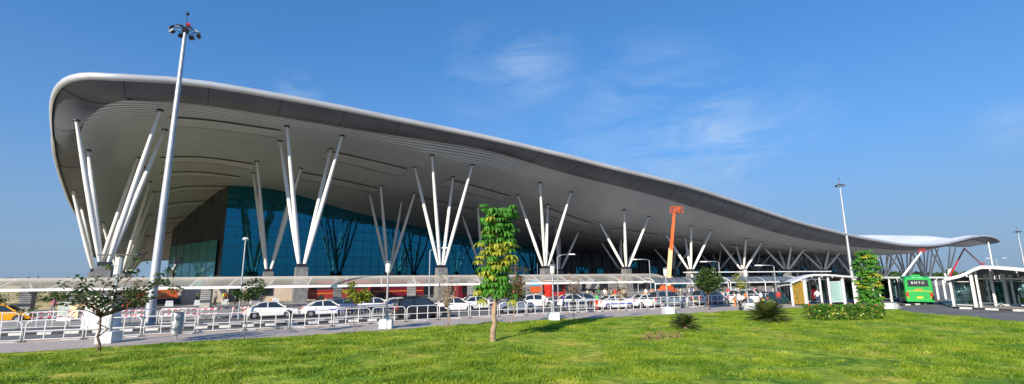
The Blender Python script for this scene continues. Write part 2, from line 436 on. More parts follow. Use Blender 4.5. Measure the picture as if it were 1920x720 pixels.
RZ = {  # soffit height by row: front edge (rim+4), then fixed Y
 'f': [23.4, 24.4, 24.9, 25.4, 25.3, 25.0, 21.9, 19.3, 16.4, 13.7, 12.1, 11.4, 11.2, 12.6, 15.1, 17.2, 16.4],
 71: [21.9, 23.6, 24.4, 24.9, 24.8, 23.2, 20.6, 16.9, 14.7, 12.6, 11.3, 10.6, 9.9, 10.9, 13.4, 15.8, 15.2],
 79: [19.6, 22.6, 23.9, 24.7, 24.7, 22.7, 19.4, 15.1, 13.7, 12.4, 11.3, 10.6, 10.0, 11.2, 14, 16.6, 16],
 92: [17.5, 21.4, 23.1, 24.2, 23.8, 21.2, 18.5, 15.0, 13.2, 12.0, 11, 10.5, 10.2, 11.8, 15, 17.8, 17],
 100: [15.4, 20.4, 22.9, 24.0, 23.0, 20.8, 17.5, 14.4, 12.8, 11.6, 10.8, 10.4, 10.4, 12.2, 15.6, 18.6, 18],
 118: [11.8, 17.5, 21.0, 23.3, 23.8, 19.4, 15.9, 13.2, 11.6, 10.9, 10.2, 10.0, 10.6, 12.8, 16.2, 19.2, 18.6],
 135: [9.6, 14.5, 18.6, 20.8, 21.5, 18., 14.8, 12.6, 11.2, 10.6, 10, 10, 10.8, 13, 16.4, 19.2, 18.6],
 150: [8.6, 12.0, 15.6, 17.6, 18.4, 16, 13.8, 12.2, 11, 10.4, 10, 10, 10.8, 13, 16, 18.6, 18],
 170: [8.4, 9.8, 11.8, 13.2, 13.8, 13, 12, 11.4, 10.6, 10.2, 10, 10, 10.6, 12.4, 15, 17, 16.5],
 188: [8.4, 8.9, 9.6, 10, 10.2, 10.2, 10.2, 10.2, 10, 10, 10, 10, 10.4, 11.6, 13.6, 15, 14.6]}
RF = {k: pchip(RX, v) for k, v in RZ.items()}
def shear(Y): return -.075*max(0, Y-72)
def soffit(Xw, Y):
    X = Xw-shear(Y)
    yf = yrim(X)+4.
    ks = [71, 79, 92, 100, 118, 135, 150, 170, 188]
    return pchip([yf]+ks, [RF['f'](X)]+[RF[k](X) for k in ks])(Y)
UX = [-14.5+.5*i for i in range(0, 14)]+[-7.5+2.5*i for i in range(0, 121)]
UX = [x for x in UX if x <= 292.6]+[294.]
VY0 = lambda X: yrim(X)+4+(4.5*(1-sqrt(max(0, 1-((-8-X)/6.5)**2))) if X < -8 else 0)
NV = 44
def vrow(X, j):
    t = j/NV; t = t**1.35; y0 = VY0(X); return y0+(188-y0)*t
SOFF = []
for X in UX:
    SOFF.append([(X+shear(vrow(X, j)), vrow(X, j), soffit(X+shear(vrow(X, j)), vrow(X, j))) for j in range(NV+1)])
terminal = thing('terminal_building', 'vast airport terminal with sweeping wave shaped metal roof on white V columns', 'building', (0, 0, 0))

m_soff = striped('soffit metal strips', (.62, .66, .69), (.14, .15, .155), .48, 'Y', rough=.42, metal=.12, duty=.70, soft=.05)
for n_ in m_soff.node_tree.nodes:
    if n_.type == 'SEPXYZ': tcs = n_.inputs[0].links[0].from_node; m_soff.node_tree.links.new(tcs.outputs['UV'], n_.inputs[0])
m_fascia = mat('fascia metal panels', (.16, .17, .195), .5, .5, nscale=.15, namt=.12)
nt = m_fascia.node_tree
m_rim = mat('rolled rim metal', (.62, .62, .62), .38, .4, nscale=.2, namt=.08)
m_deck = mat('roof deck metal', (.88, .88, .87), .45, .0, nscale=.1, namt=.06)
mb = MB(); mb.grid(SOFF, flip=True); SUV = [(X, vrow(X, j)-yrim(X)) for X in UX for j in range(NV+1)]

# rim line: front, rounded corner, left side, back, right end
rim_px = [(1878, 452), (1868, 444), (1850, 440), (1825, 442), (1800, 448), (1770, 455), (1740, 458), (1700, 457), (1650, 449.5), (1600, 440), (1550, 428), (1500, 415), (1450, 399), (1400, 382), (1350, 366), (1300, 350), (1225, 331), (1150, 313), (1075, 294), (1000, 276), (930, 260), (860, 245), (780, 229), (700, 213), (600, 193), (500, 175), (410, 160), (330, 150), (260, 145), (200, 143.5)]
RIM = []
for x, y in rim_px:
    Y = 65
    for _ in range(20): q = onY(x, y+3, Y); Y = yrim(q.x)
    RIM.append(q)
fr = sorted([(q.x, q.z) for q in RIM]); rimz = pchip([a for a, b in fr], [b for a, b in fr])
XR = fr[-1][0]
def side_int(px, py, off):
    """photo ray on the vertical plane of the left roof edge"""
    a, b = ray(px, py); dx, dy = FX+a*FY, FY-a*FX    # plan direction per unit depth
    # X = -18+off + shear(Y)
    D = 80.
    for _ in range(60):
        Y = D*dy; X = -18+off+shear(Y); D = D+(X/dx-D)*.5 if abs(dx) > 1e-6 else D
    return Vector((D*dx, D*dy, EYE+b*D))
CURVE = [Vector((-11.6-6.1*sin(k/40*pi/2), 78-13*cos(k/40*pi/2), 0)) for k in range(41)]
CURVE += [Vector((-17.7-.075*(Y-78), Y, 0)) for Y in [78+1.*q for q in range(1, 115)]]
CA = [(FY*c.x-FX*c.y)/(FX*c.x+FY*c.y) for c in CURVE]; kmin = min(range(len(CA)), key=lambda k: CA[k])
CL_ = [0.]
for a, b in zip(CURVE, CURVE[1:]): CL_.append(CL_[-1]+(b-a).length)
samp = []
for x, y in [(165, 147), (148, 150), (130, 155), (115, 163), (108, 172), (104, 186), (100, 208), (100, 235), (101, 262), (105, 290), (111, 320), (122, 352), (136, 385), (151, 413), (166, 440)]:
    a, b = ray(x, y); br = range(0, kmin+1) if y < 200 else range(kmin, len(CA))
    k = min(br, key=lambda k: abs(CA[k]-a)); D = FX*CURVE[k].x+FY*CURVE[k].y
    samp.append((CL_[k], EYE+b*D))
samp = [q for q in sorted(samp) if q[0] > 21]; sm = [(0., rimz(-11.6)), (4., 25.15), (8., 24.3), (11.5, 22.9), (14.5, 21.1), (17.8, 19.4)]
for q in samp[1:]:
    if q[0]-sm[-1][0] > 3.5 and q[1] < sm[-1][1]: sm.append(q)
sm = [q for q in sm if q[0] < 50]+[(68, 9.4), (90, 9.0), (140, 8.8)]
lzc = pchip([q[0] for q in sm], [q[1] for q in sm])
def curve_pt(L):
    k = max(i for i in range(len(CL_)) if CL_[i] <= L+1e-6); k = min(k, len(CL_)-2); t = (L-CL_[k])/(CL_[k+1]-CL_[k])
    c = CURVE[k].lerp(CURVE[k+1], t); c.z = lzc(L); return c
PAIR = []   # (inner, outer)
for X in [XR-1.5]+list(np.arange(290, -11, -4.)): 
    xi = min(X, 294.); PAIR.append((Vector((xi, VY0(xi), soffit(xi, VY0(xi)))), Vector((X, yrim(X), rimz(X)))))
# corner and left side follow CURVE
LC = CL_[40]
for k in range(1, 13):
    t = k/13*pi/2; xi = -8-6.5*sin(t); yi = VY0(xi); inner = Vector((xi+shear(yi), yi, soffit(xi+shear(yi), yi)))
    L = LC*k/13; o_ = curve_pt(L)
    PAIR.append((inner, o_))
for Y in [78, 80, 83, 86, 90, 95, 100, 106, 112, 120, 130, 140, 150, 160, 170, 180, 188]:
    o_ = curve_pt(LC+(Y-78)*1.0028); PAIR.append((Vector((-14.5+shear(Y), Y, soffit(-14.5+shear(Y), Y))), o_))
for X in [-14.5]+list(np.arange(-8, 294, 8.))+[294]:
    PAIR.append((Vector((X+shear(188), 188, soffit(X+shear(188), 188))), Vector((X+shear(188), 192, soffit(X+shear(188), 188)+.8))))
for Y in [184, 170, 150, 135, 118, 100, 92, 84, 76, 70, 66]:
    z = soffit(294+shear(Y), Y); PAIR.append((Vector((294+shear(Y), Y, z)), Vector((XR+shear(Y), Y, z+1.6))))
PAIR.append(PAIR[0])
fas = MB(); rows = []
for a, b in PAIR:
    r = []
    for k in range(6):
        t = k/5; q = a.lerp(b, t); q.z -= .55*sin(pi*t)*(b-a).length/4.5
        r.append(q)
    rows.append(r)
fas.grid(rows, flip=False)
rim = MB(); rows = []
for i, (a, b) in enumerate(PAIR):
    o_ = (b-a); o_.z = 0; o_.normalize(); r = []
    for k in range(9):
        t = -pi*.55+pi*1.25*k/8
        r.append(b+o_*(.34*cos(t))+Vector((0, 0, .12+.42*sin(t))))
    rows.append(r)
rim.grid(rows, flip=False)
deck = MB(); rows = []
for i, X in enumerate(UX):
    r = []
    for j in range(NV+1):
        x, y, z = SOFF[i][j]
        e = min(1, (y-VY0(X))/18., (188-y)/14.+.0, (X+14.5)/14+.0, (294-X)/22.+0)
        e = max(0, e)
        r.append((x, y, z+1.7+1.9*sin(e*pi/2)))
    rows.append(r)
deck.grid(rows)
# connect rim top to deck edge
con = []
for i, (a, b) in enumerate(PAIR):
    o_ = (b-a); o_.z = 0; o_.normalize(); t = pi*.7
    q = b+o_*(.34*cos(t))+Vector((0, 0, .12+.42*sin(t))); con.append([Vector((a.x, a.y, max(a.z+1.7, q.z+.15))), q])
deck.grid(con, flip=False)
roof = deck.build('roof', m_deck, terminal, smooth=True)
so_ = mb.build('soffit', m_soff, roof, smooth=True)
uvl = so_.data.uv_layers.new(name='strips'); li = np.empty(len(so_.data.loops), dtype=np.int32); so_.data.loops.foreach_get('vertex_index', li)
uvl.data.foreach_set('uv', np.array(SUV, dtype=np.float32)[li].reshape(-1))
fas.build('fascia', m_fascia, roof, smooth=True)
rim.build('rim', m_rim, roof, smooth=True)
# fascia joints: thin dark strips proud of the fascia
fj = MB()
acc = 0
for i in range(1, len(PAIR)-1):
    acc += (PAIR[i][1]-PAIR[i-1][1]).length
    if acc > 7.5:
        acc = 0; a, b = PAIR[i]; pts = []
        for k in range(6):
            t = k/5; q = a.lerp(b, t); q.z -= .55*sin(pi*t)*(b-a).length/4.5+.02; pts.append(q)
        fj = MB(); fj.tube(pts, .035, 4); fj.build('panel_joint', 'dark', roof)
# recessed ceiling panels between column clusters, framed by dark slots
m_panel = striped('ceiling panel', (.62, .65, .67), (.54, .57, .59), .9, 'Y', rough=.5, metal=.3)
def surf_patch(x0, x1, y0, y1, dz, nx=10, ny=2):
    return [[(x, y, soffit(x, y)+dz) for y in [y0+(y1-y0)*b/ny for b in range(ny+1)]] for x in [x0+(x1-x0)*a/nx for a in range(nx+1)]]
CX = [11.3+22.1*i for i in range(-1, 13)]
for i in range(-1, 9):
    xc = 11.3+22.1*i+11
    rows_ = [(73.2, 76.8, 6.6)] if i == -1 else [(80.5+0*i, 84.5, 7.)]
    if i < 5: rows_.append((94, 97.5, 7.2 if i > -1 else 6.8))
    if i == -1: rows_ += [(106, 109, 6.5), (119, 122, 6.5), (131, 134, 6.2), (143, 146, 6), (155, 158, 6)]
    for (y0, y1, hw) in rows_:
        sh = -.1*(y0-75)
        p = MB(); p.grid(surf_patch(xc+sh-hw, xc+sh+hw, y0, y1, -.14), flip=True)
        cp = p.build('ceiling_panel', m_panel, roof, smooth=True)
        q = MB(); q.grid(surf_patch(xc+sh-hw, xc+sh+hw, y0-.22, y0, -.17, ny=1), flip=True); q.grid(surf_patch(xc+sh-hw, xc+sh+hw, y1, y1+.22, -.17, ny=1), flip=True)
        q.build('slot', 'dark', cp)

# ---- V columns
m_col = mat('column paint', (.80, .79, .76), .4, nscale=.6, namt=.04)
def cluster(cx, cy, nm, label, off=3.8, zb=5.2, pw=1.9, zbot=0, dy=3.9):
    pd = MB(); pd.box((cx, cy, (zb-.4+zbot)/2), (pw, pw, zb-.4-zbot), taper=.82)
    p = pd.build('column', 'stone_grey', terminal); 
    jt = MB(); jt.box((cx, cy, zb-.15), (pw*.62, pw*.62, .5)); jt.build('base_plate', 'dark_steel', p)
    for sx in (-1, 1):
        for sy in (-1, 1):
            tx, ty = cx+sx*off, cy+sy*dy
            zt = soffit(tx, ty)-.02
            a = Vector((cx+sx*.38, cy+sy*.38, zb)); b = Vector((tx, ty, zt)); s_ = MB()
            k = [a.lerp(b, t) for t in (0, .1, .3, .6, .85, .97, 1)]
            s_.tube(k, [.18, .25, .31, .29, .22, .16, .16], 14)
            so = s_.build('strut', m_col, p, smooth='auto')
            c_ = MB(); c_.tube([b-Vector((0, 0, .12)), b+Vector((0, 0, .05))], .36, 12); c_.build('cap', 'dark_steel', so)
for i, cx in enumerate(CX):
    cluster(cx, 75, 'front', '', zb=5.6-.05*i if i < 5 else (4.9 if i < 9 else 1.8), pw=1.9 if i < 9 else 1.2)
for i in range(-1, 12):
    cx = 9.0+22.1*i - (2.0 if i == -1 else 0)
    if cx > 280: continue
    cluster(cx-(0 if i > -1 else -.4), 96, 'rear', '', zb=5.2 if i < 9 else 1.6, off=3.6 if i < 9 else 4.4, pw=1.9 if i < 9 else 1.2)
ep = MB(); ep.tube([(286.5, 62, 0), (286.5, 62, 12), (286.5, 62, soffit(286.5, 64)-.1)], [.26, .26, .24], 12); ep.build('end_post', m_col, terminal, smooth='auto')
for k, Y in enumerate((114.5, 132.5, 150.5, 168.5)):
    cluster(-14.3-.09*(Y-114)+ .3, Y, 'side', '', off=3.0, zb=5.2)
for cx in (221.5, 243.5, 265.5, 286): cluster(cx-1, 85.5, 'end', '', off=3.2, zb=1.6, pw=1.1, dy=2.6)
for Y in (117, 138, 159):
    for cx in (210.2, 232.3, 254.4, 276.5): cluster(cx-2.2*(Y-75)/21, Y, 'end', '', off=4.6, zb=1.6, pw=1.2)

# ---- glass hall
def glassmat(name, col, rough=.015, metal=.9, wav=.02):
    m = mat(name, col, rough, metal); nt = m.node_tree; b = nt.nodes['Principled BSDF']
    tc = nt.nodes.new('ShaderNodeTexCoord'); n = nt.nodes.new('ShaderNodeTexNoise'); n.inputs['Scale'].default_value = .35; n.inputs['Detail'].default_value = 2
    nt.links.new(tc.outputs['Object'], n.inputs['Vector']); bp = nt.nodes.new('ShaderNodeBump'); bp.inputs['Strength'].default_value = wav; bp.inputs['Distance'].default_value = 1.
    nt.links.new(n.outputs['Fac'], bp.inputs['Height']); nt.links.new(bp.outputs['Normal'], b.inputs['Normal']); return m
m_glass = glassmat('tinted facade glass', (.012, .165, .25), wav=.013)
m_glass_d = glassmat('dark glass and interior shade', (.012, .018, .024), rough=.25, metal=.0)
def wall_to_soffit(p0, p1, step, z0, zt=None, top=lambda z: z):
    a = Vector((p0[0], p0[1], 0)); b = Vector((p1[0], p1[1], 0)); n = max(1, int((b-a).length/step)); rows = []
    for k in range(n+1):
        q = a.lerp(b, k/n); z1 = soffit(q.x, q.y)+.15
        if zt: z1 = min(z1, zt)
        rows.append([(q.x, q.y, z0), (q.x, q.y, (z0+z1)/2), (q.x, q.y, z1)])
    return rows
def mullions(p0, p1, z0, dz, dx, w=.07, dep=.16, zt=None, out=(0, -1)):
    a = Vector((p0[0], p0[1], 0)); b = Vector((p1[0], p1[1], 0)); L = (b-a).length; t = (b-a)/L; nrm = Vector((out[0], out[1], 0)).normalized()*dep/2
    mb = MB(); n = int(L/dx)
    tp = lambda q: min(soffit(q.x, q.y), zt or 99)
    for k in range(n+1):
        q = a+t*(L*k/n)+nrm; z1 = tp(q)
        mb.bar((q.x, q.y, z0), (q.x, q.y, z1), w, dep)
    z = z0+dz
    while z < 26:
        # contiguous spans below the soffit
        span = None
        for k in range(n*2+1):
            q = a+t*(L*k/(n*2)); ok = tp(q) > z
            if ok and span is None: span = q.copy()
            if (not ok or k == n*2) and span is not None:
                if (q-span).length > .5: mb.bar(Vector((span.x, span.y, z))+nrm, Vector((q.x, q.y, z))+nrm, w, dep-.01)
                span = None
        z += dz
    return mb
m_mull = mat('aluminium mullions', (.06, .085, .10), .4, .6)
GX0, GX1, GY = 2.0, 84.0, 118.
fg = MB(); fg.grid(wall_to_soffit((GX0, GY), (GX1, GY), 2.4, 0.)); ff = fg.build('glass_facade', m_glass, terminal)
mullions((GX0, GY), (GX1, GY), 0, 2.1, 2.1, w=.05, dep=.1).build('mullions', m_mull, ff)
# corner post and dark-clad side wall running back
SX = (GX0, GY); SX2 = (-9., 152.)
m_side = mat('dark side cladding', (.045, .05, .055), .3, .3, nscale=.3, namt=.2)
wn = (Vector((SX2[1]-SX[1], -(SX2[0]-SX[0]), 0)).normalized()*-1)
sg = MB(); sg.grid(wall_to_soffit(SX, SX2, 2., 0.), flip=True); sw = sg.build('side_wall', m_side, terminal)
mullions(SX, SX2, 0, 3.2, 4.2, out=(wn.x, wn.y), w=.08, dep=.06).build('side_wall_frame', m_mull, sw)
a_ = Vector(SX).lerp(Vector(SX2), .07)+Vector((wn.x, wn.y))*.3; b_ = Vector(SX).lerp(Vector(SX2), .98)+Vector((wn.x, wn.y))*.3
lg = MB(); lg.grid([[(a_.x, a_.y, 0), (a_.x, a_.y, 12.)], [(b_.x, b_.y, 0), (b_.x, b_.y, 12.)]], flip=True)
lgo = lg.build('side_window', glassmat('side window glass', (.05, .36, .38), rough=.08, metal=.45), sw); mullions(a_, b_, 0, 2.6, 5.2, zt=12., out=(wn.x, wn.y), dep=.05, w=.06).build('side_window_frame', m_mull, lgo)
bk = MB(); bk.grid(wall_to_soffit(SX2, (-9, 180), 4, 0)); bk.build('rear_wall', 'concrete', terminal)
# flat dark front beyond the glass; shadowed hall interior put into its colour
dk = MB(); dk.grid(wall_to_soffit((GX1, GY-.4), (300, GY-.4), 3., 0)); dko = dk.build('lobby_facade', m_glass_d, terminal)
mullions((GX1, GY-.5), (300, GY-.5), 0, 3.1, 4.4, w=.12).build('lobby_frame', 'dark_steel', dko)
rw = random.Random(5)
for k in range(26):
    x = GX1+4+k*7.6+rw.uniform(-2, 2); z = rw.choice([4.8, 5.4, 7.2]); w = rw.uniform(2.5, 6); 
    if k % 3 == 1: continue
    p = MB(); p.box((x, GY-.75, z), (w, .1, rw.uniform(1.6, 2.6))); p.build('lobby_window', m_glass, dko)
pr_ = MB()
pr_.box((90.5, GY-2.5, 7), (3.2, 3.2, 14)); pr_.build('stair_tower', 'dark_steel', terminal)
# dark box added as a backdrop below the canopy, shopfronts on its face
pl = MB(); pl.box((125, 101, 1.72), (206, 33, 3.2)); pl.build('dark_lower_block', mat('dark backdrop', (.045, .045, .05), .5, nscale=.15, namt=.5), terminal)
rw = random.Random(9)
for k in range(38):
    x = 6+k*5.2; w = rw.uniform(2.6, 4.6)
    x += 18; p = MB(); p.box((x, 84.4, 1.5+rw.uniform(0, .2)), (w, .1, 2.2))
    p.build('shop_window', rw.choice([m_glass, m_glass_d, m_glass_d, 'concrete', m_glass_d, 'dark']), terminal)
    if k % 3 == 0:
        p = MB(); p.box((x, 84.3, 2.95), (w, .12, .45)); p.build('shop_fascia', rw.choice(['red', 'white_paint', 'orange', 'steel']), terminal)
#PART3
# ================================================================== RAILINGS
def make_panel(L, H=1.18, m='rail_white', brk=.28):
    t = thing('railing_panel', '', 'railing', (0, 0, 0))
    f = MB(); r = .032; arc = []
    for k in range(7): a = pi-pi/2*k/6; arc.append((.05+brk+brk*cos(a), 0, H-brk+brk*sin(a)))
    arc2 = [(L-p[0], 0, p[2]) for p in arc[::-1]]
    f.tube([(.05, 0, 0)]+arc+arc2+[(L-.05, 0, 0)], r, 6); fo = f.build('frame', m, t, smooth=True)
    for z in (H*.5, H*.1): q = MB(); q.tube([(.05, 0, z), (L-.05, 0, z)], .027, 6); q.build('rail', m, t)
    for k in (1, 2): q = MB(); q.tube([(L*k/3, 0, H*.1), (L*k/3, 0, H)], .030, 6); q.build('upright', m, t)
    for x in (.05, L-.05): q = MB(); q.box((x, 0, .02), (.16, .16, .05)); q.build('foot', 'kerb_black', t)
    return t
def run_fence(P, L, label, group, skip=()):
    R = resample(P, L); proto = None; n = 0
    for i, (a, b) in enumerate(zip(R, R[1:])):
        if i in skip: continue
        rz = atan2(b.y-a.y, b.x-a.x)
        if proto is None: proto = make_panel(L-.06); o = proto; o.location = a; o.rotation_euler = (0, 0, rz); o['label'] = label; o['group'] = group
        else: o = dup(proto, loc=a, rz=rz)
        n += 1
    return n
FF = [Vector((p.x, p.y, .11)) for p in FEN]
run_fence(FF, 2.75, 'white tubular railing panel with rounded top corners along the kerb beside the path', 'white railing panels beside the path')
P2 = [ground(x, y, .12) for x, y in [(-330, 640), (-150, 627), (35, 618), (240, 610.5), (440, 604.5)]]
run_fence(P2, 2.75, 'white tubular railing panel on the striped median kerb behind the near lane', 'white railing panels on the median')
P3 = [ground(x, y, .13) for x, y in [(440, 590), (620, 583), (760, 577)]]
# red and white barricades in the far lane
def barricade(p, rz, label):
    t = thing('barricade', label, 'barricade', p, rz, 'red and white barricades in the far lane')
    for x in (.12, 1.68):
        q = MB(); q.tube([(x, -.28, 0), (x, 0, 1.0), (x, .28, 0)], .025, 6); q.build('leg', 'white_paint', t)
    for z in (.88, .45):
        q = MB(); n = 7
        for k in range(n):
            x0 = 1.8*k/n; x1 = 1.8*(k+1)/n
            i = q.vs([(x0-.06, -.03, z-.07), (x1-.06, -.03, z-.07), (x1+.06, -.03, z+.07), (x0+.06, -.03, z+.07), (x0-.06, .03, z-.07), (x1-.06, .03, z-.07), (x1+.06, .03, z+.07), (x0+.06, .03, z+.07)])
            for f in ((0, 1, 2, 3), (7, 6, 5, 4), (0, 4, 5, 1), (3, 2, 6, 7), (0, 3, 7, 4), (1, 5, 6, 2)): q.f.append(tuple(i+j for j in f)); q.m.append(k % 2)
        q.build('board', [MRED, 'white_paint'], t)
    return t
MRED = mat('barricade red', (.62, .12, .15), .5)
rw = random.Random(2)
bpx = [55, 88, 122, 152, 218, 250, 300, 334, 368, 398, 430, 462]
for k, x in enumerate(bpx):
    p = ground(x, 606-(x-50)*.026+rw.uniform(-1, 1), 0)
    barricade(p, rw.uniform(-.5, .35)-.12, 'red and white striped barricade standing in the far lane, %s of twelve from the left' % ['first', 'second', 'third', 'fourth', 'fifth', 'sixth', 'seventh', 'eighth', 'ninth', 'tenth', 'eleventh', 'twelfth'][k])

# ================================================================== PERGOLA (long slatted walkway roof)
PG = [Vector(p) for p in [(-62, 84, 0), (-40, 77, 0), (-16, 70.5, 0), (0, 67, 0), (14, 62.6, 0), (30, 58, 0), (45, 54, 0), (57.5, 50.5, 0)]]
perg = thing('walkway_canopy', 'long white slatted canopy roof on pillars running in front of the terminal', 'canopy', (0, 0, 0))
back = resample(PG, 2.0); frontl = offset(back, -5.2)
m_slat = mat('canopy slats', (.42, .395, .35), .6, .1, nscale=.3, namt=.1)
ZT, ZB = 3.78, 2.75
def pz(t): return ZT*(1-t)+ZB*t-.0+.28*sin(pi*t)
# four stretches of slats
ns = 24
n3 = len(back)//4
for q4 in range(4):
    i0 = q4*n3; i1 = (q4+1)*n3 if q4 < 3 else len(back)-1
    mb = MB()
    for k in range(ns+1):
        t = k/ns
        pts = [back[i].lerp(frontl[i], t)+Vector((0, 0, pz(t))) for i in range(i0, i1+1)]
        for a, b in zip(pts, pts[1:]): mb.bar(a, b, .11, .035)
    mb.build('slat_roof', m_slat, perg)
for q in (0., 1.):
    mb = MB()
    pts = [back[i].lerp(frontl[i], q)+Vector((0, 0, pz(q)-.12)) for i in range(len(back))]
    for a, b in zip(pts, pts[1:]): mb.bar(a, b, .14, .26)
    mb.build('edge_beam', 'white_paint', perg)
for i in range(0, len(back), 2):
    mb = MB(); pts = [back[i].lerp(frontl[i], k/6)+Vector((0, 0, pz(k/6)-.10)) for k in range(7)]
    for a, b in zip(pts, pts[1:]): mb.bar(a, b, .09, .2)
    mb.build('rib', 'white_paint', perg)
def at_px(P, px, py=570):
    a, b = ray(px, py); return min(P, key=lambda q: abs((FY*q.x-FX*q.y)/(FX*q.x+FY*q.y)-a))
fineb = resample(PG, .25); finef = offset(fineb, -2.2)
for kk, px in enumerate((-200, -70, 48, 137, 387, 482, 634, 771, 885, 985, 1080, 1150)):
    c = at_px(finef, px); i = min(range(len(back)), key=lambda j: (back[j]-c).length+.0)
    mb = MB(); mb.box((c.x, c.y, 1.62), (1.0, .8, 3.25), rz=-.25); mb.box((c.x, c.y, 3.24), (1.25, 1.0, .12), rz=-.25); po = mb.build('pillar', 'stone_grey' if i % 2 else 'concrete', perg)
    mb = MB(); a = back[i].lerp(frontl[i], .0)+Vector((0, 0, 3.62)); b = frontl[i]+Vector((.6, 0, 2.72)); mb.tube([b, c+Vector((0, 0, 3.3)), a], .09, 6); mb.build('arm', 'white_paint', po)
# barrel canopies of dark polycarbonate further along
m_poly = striped('ribbed polycarbonate', (.20, .21, .22), (.06, .065, .07), 1.4, 'X', rough=.3, metal=.2, duty=.86)
m_poly.node_tree.nodes['Principled BSDF'].inputs['Roughness'].default_value = .35
BR = [Vector(p) for p in [(53, 47.5, 0), (66, 44.5, 0), (79, 41, 0), (90, 37.5, 0)]]
for s in range(3):
    a, b = BR[s], BR[s+1]; t = (b-a).normalized(); nrm = Vector((-t.y, t.x, 0)); L = (b-a).length-.5
    o = thing('barrel_canopy', ['dark ribbed barrel canopy with arched white end, nearest the slatted walkway roof', 'dark ribbed barrel canopy between two similar ones beyond the parked cars', 'dark ribbed barrel canopy nearest the wavy bus shelter roof'][s], 'canopy', a, atan2(t.y, t.x), 'dark barrel canopies beyond the cars')
    mb = MB(); rows = []
    for i in range(2): rows.append([(L*i, 2.1*cos(pi*k/10*.9+.05*pi), 2.25+.95*sin(pi*k/10*.9+.05*pi)) for k in range(11)])
    mb.grid(rows); mb.build('roof_sheet', m_poly, o, smooth=True)
    for x in (0, L/2, L):
        mb = MB(); mb.tube([(x, 2.1*cos(pi*k/10*.9+.05*pi), 2.21+.95*sin(pi*k/10*.9+.05*pi)) for k in range(11)], .06, 6); mb.build('arch', 'white_paint', o, smooth=True)
        for y in (-2.05, 2.05): mb = MB(); mb.tube([(x, y, 0), (x, y, 2.4)], .06, 8); mb.build('post', 'white_paint', o)
    for y in (-2.08, 2.08): mb = MB(); mb.bar((0, y, 2.38), (L, y, 2.38), .1, .16); mb.build('gutter', 'white_paint', o)

# ================================================================== MASTS AND LAMPS
def floodmast(p, top, label, s=1., full=True):
    hs_ = .55*s
    t = thing('floodlight_mast', label, 'floodlight mast', p)
    mb = MB(); mb.tube([(0, 0, 0), (0, 0, .5), (0, 0, top)], [.34*s, .31*s, .12*s], 12); mb.build('pole', 'mast', t, smooth='auto')
    mb = MB(); mb.box((0, 0, .06), (1.1*s, 1.1*s, .14)); mb.build('base_plate', 'steel', t)
    for k in range(8):
        a = k*pi/4; mb = MB(); mb.box((.36*cos(a), .36*sin(a), .35), (.06, .3, .55), rz=a+pi/2); mb.build('base_fin', 'steel', t)
    R0 = 1.15*hs_; mb = MB(); mb.tube([(R0*cos(2*pi*k/16), R0*sin(2*pi*k/16), top-.35) for k in range(17)], .05*hs_, 6)
    mb.box((0, 0, top-.3), (.8*hs_, .8*hs_, .7*hs_)); hd = mb.build('head_frame', 'dark_steel', t)
    for k in range(8):
        a = k*pi/4+.35; x, y = R0*cos(a), R0*sin(a); z = top-.35
        mb = MB(); mb.tube([(x*.3, y*.3, z), (x*1.25, y*1.25, z+.05)], .04*hs_, 5); mb.build('arm', 'dark_steel', hd)
        til = Matrix.Rotation(radians(-48), 3, 'Y')
        mb = MB(); mb.box((x*1.45, y*1.45, z-.15), (.24*hs_, .66*hs_, .56*hs_), rz=a, tilt=til); fl = mb.build('floodlight', 'dark_steel', t)
        mb = MB(); d = Vector((cos(a)*.13*hs_, sin(a)*.13*hs_, -.11*hs_)); mb.box((x*1.45+d.x, y*1.45+d.y, z-.15+d.z), (.03*hs_, .58*hs_, .48*hs_), rz=a, tilt=til); mb.build('lamp_glass', 'clear_lens', fl)
    mb = MB(); mb.box((.25*hs_, 0, top+.25), (.5*hs_, .35*hs_, .32*hs_)); mb.build('winch_box', 'red' if full else 'dark_steel', t)
    mb = MB(); mb.tube([(0, 0, top), (0, 0, top+1.3*s)], .025*s, 5); mb.ball((0, 0, top+1.1*s), .14*s); mb.build('lightning_rod', 'dark_steel', t)
    return t
p = ground(279, 608, 0); floodmast(p, height(352, 50, p), 'tall floodlight mast rising in front of the left end of the roof', 1.15)
p = Vector(onY(1597, 515, 60)); p.z = 0; floodmast(p, height(1573, 345, p), 'floodlight mast standing before the lower right stretch of the roof', 1.35)
p = ground(1925, 523, 0); p = Vector((225, 40, 0)); p = onY(1917, 480, 60); p.z = 0; floodmast(p, height(1906, 433, p), 'distant floodlight mast at the far right beyond the shelters', 1.5)

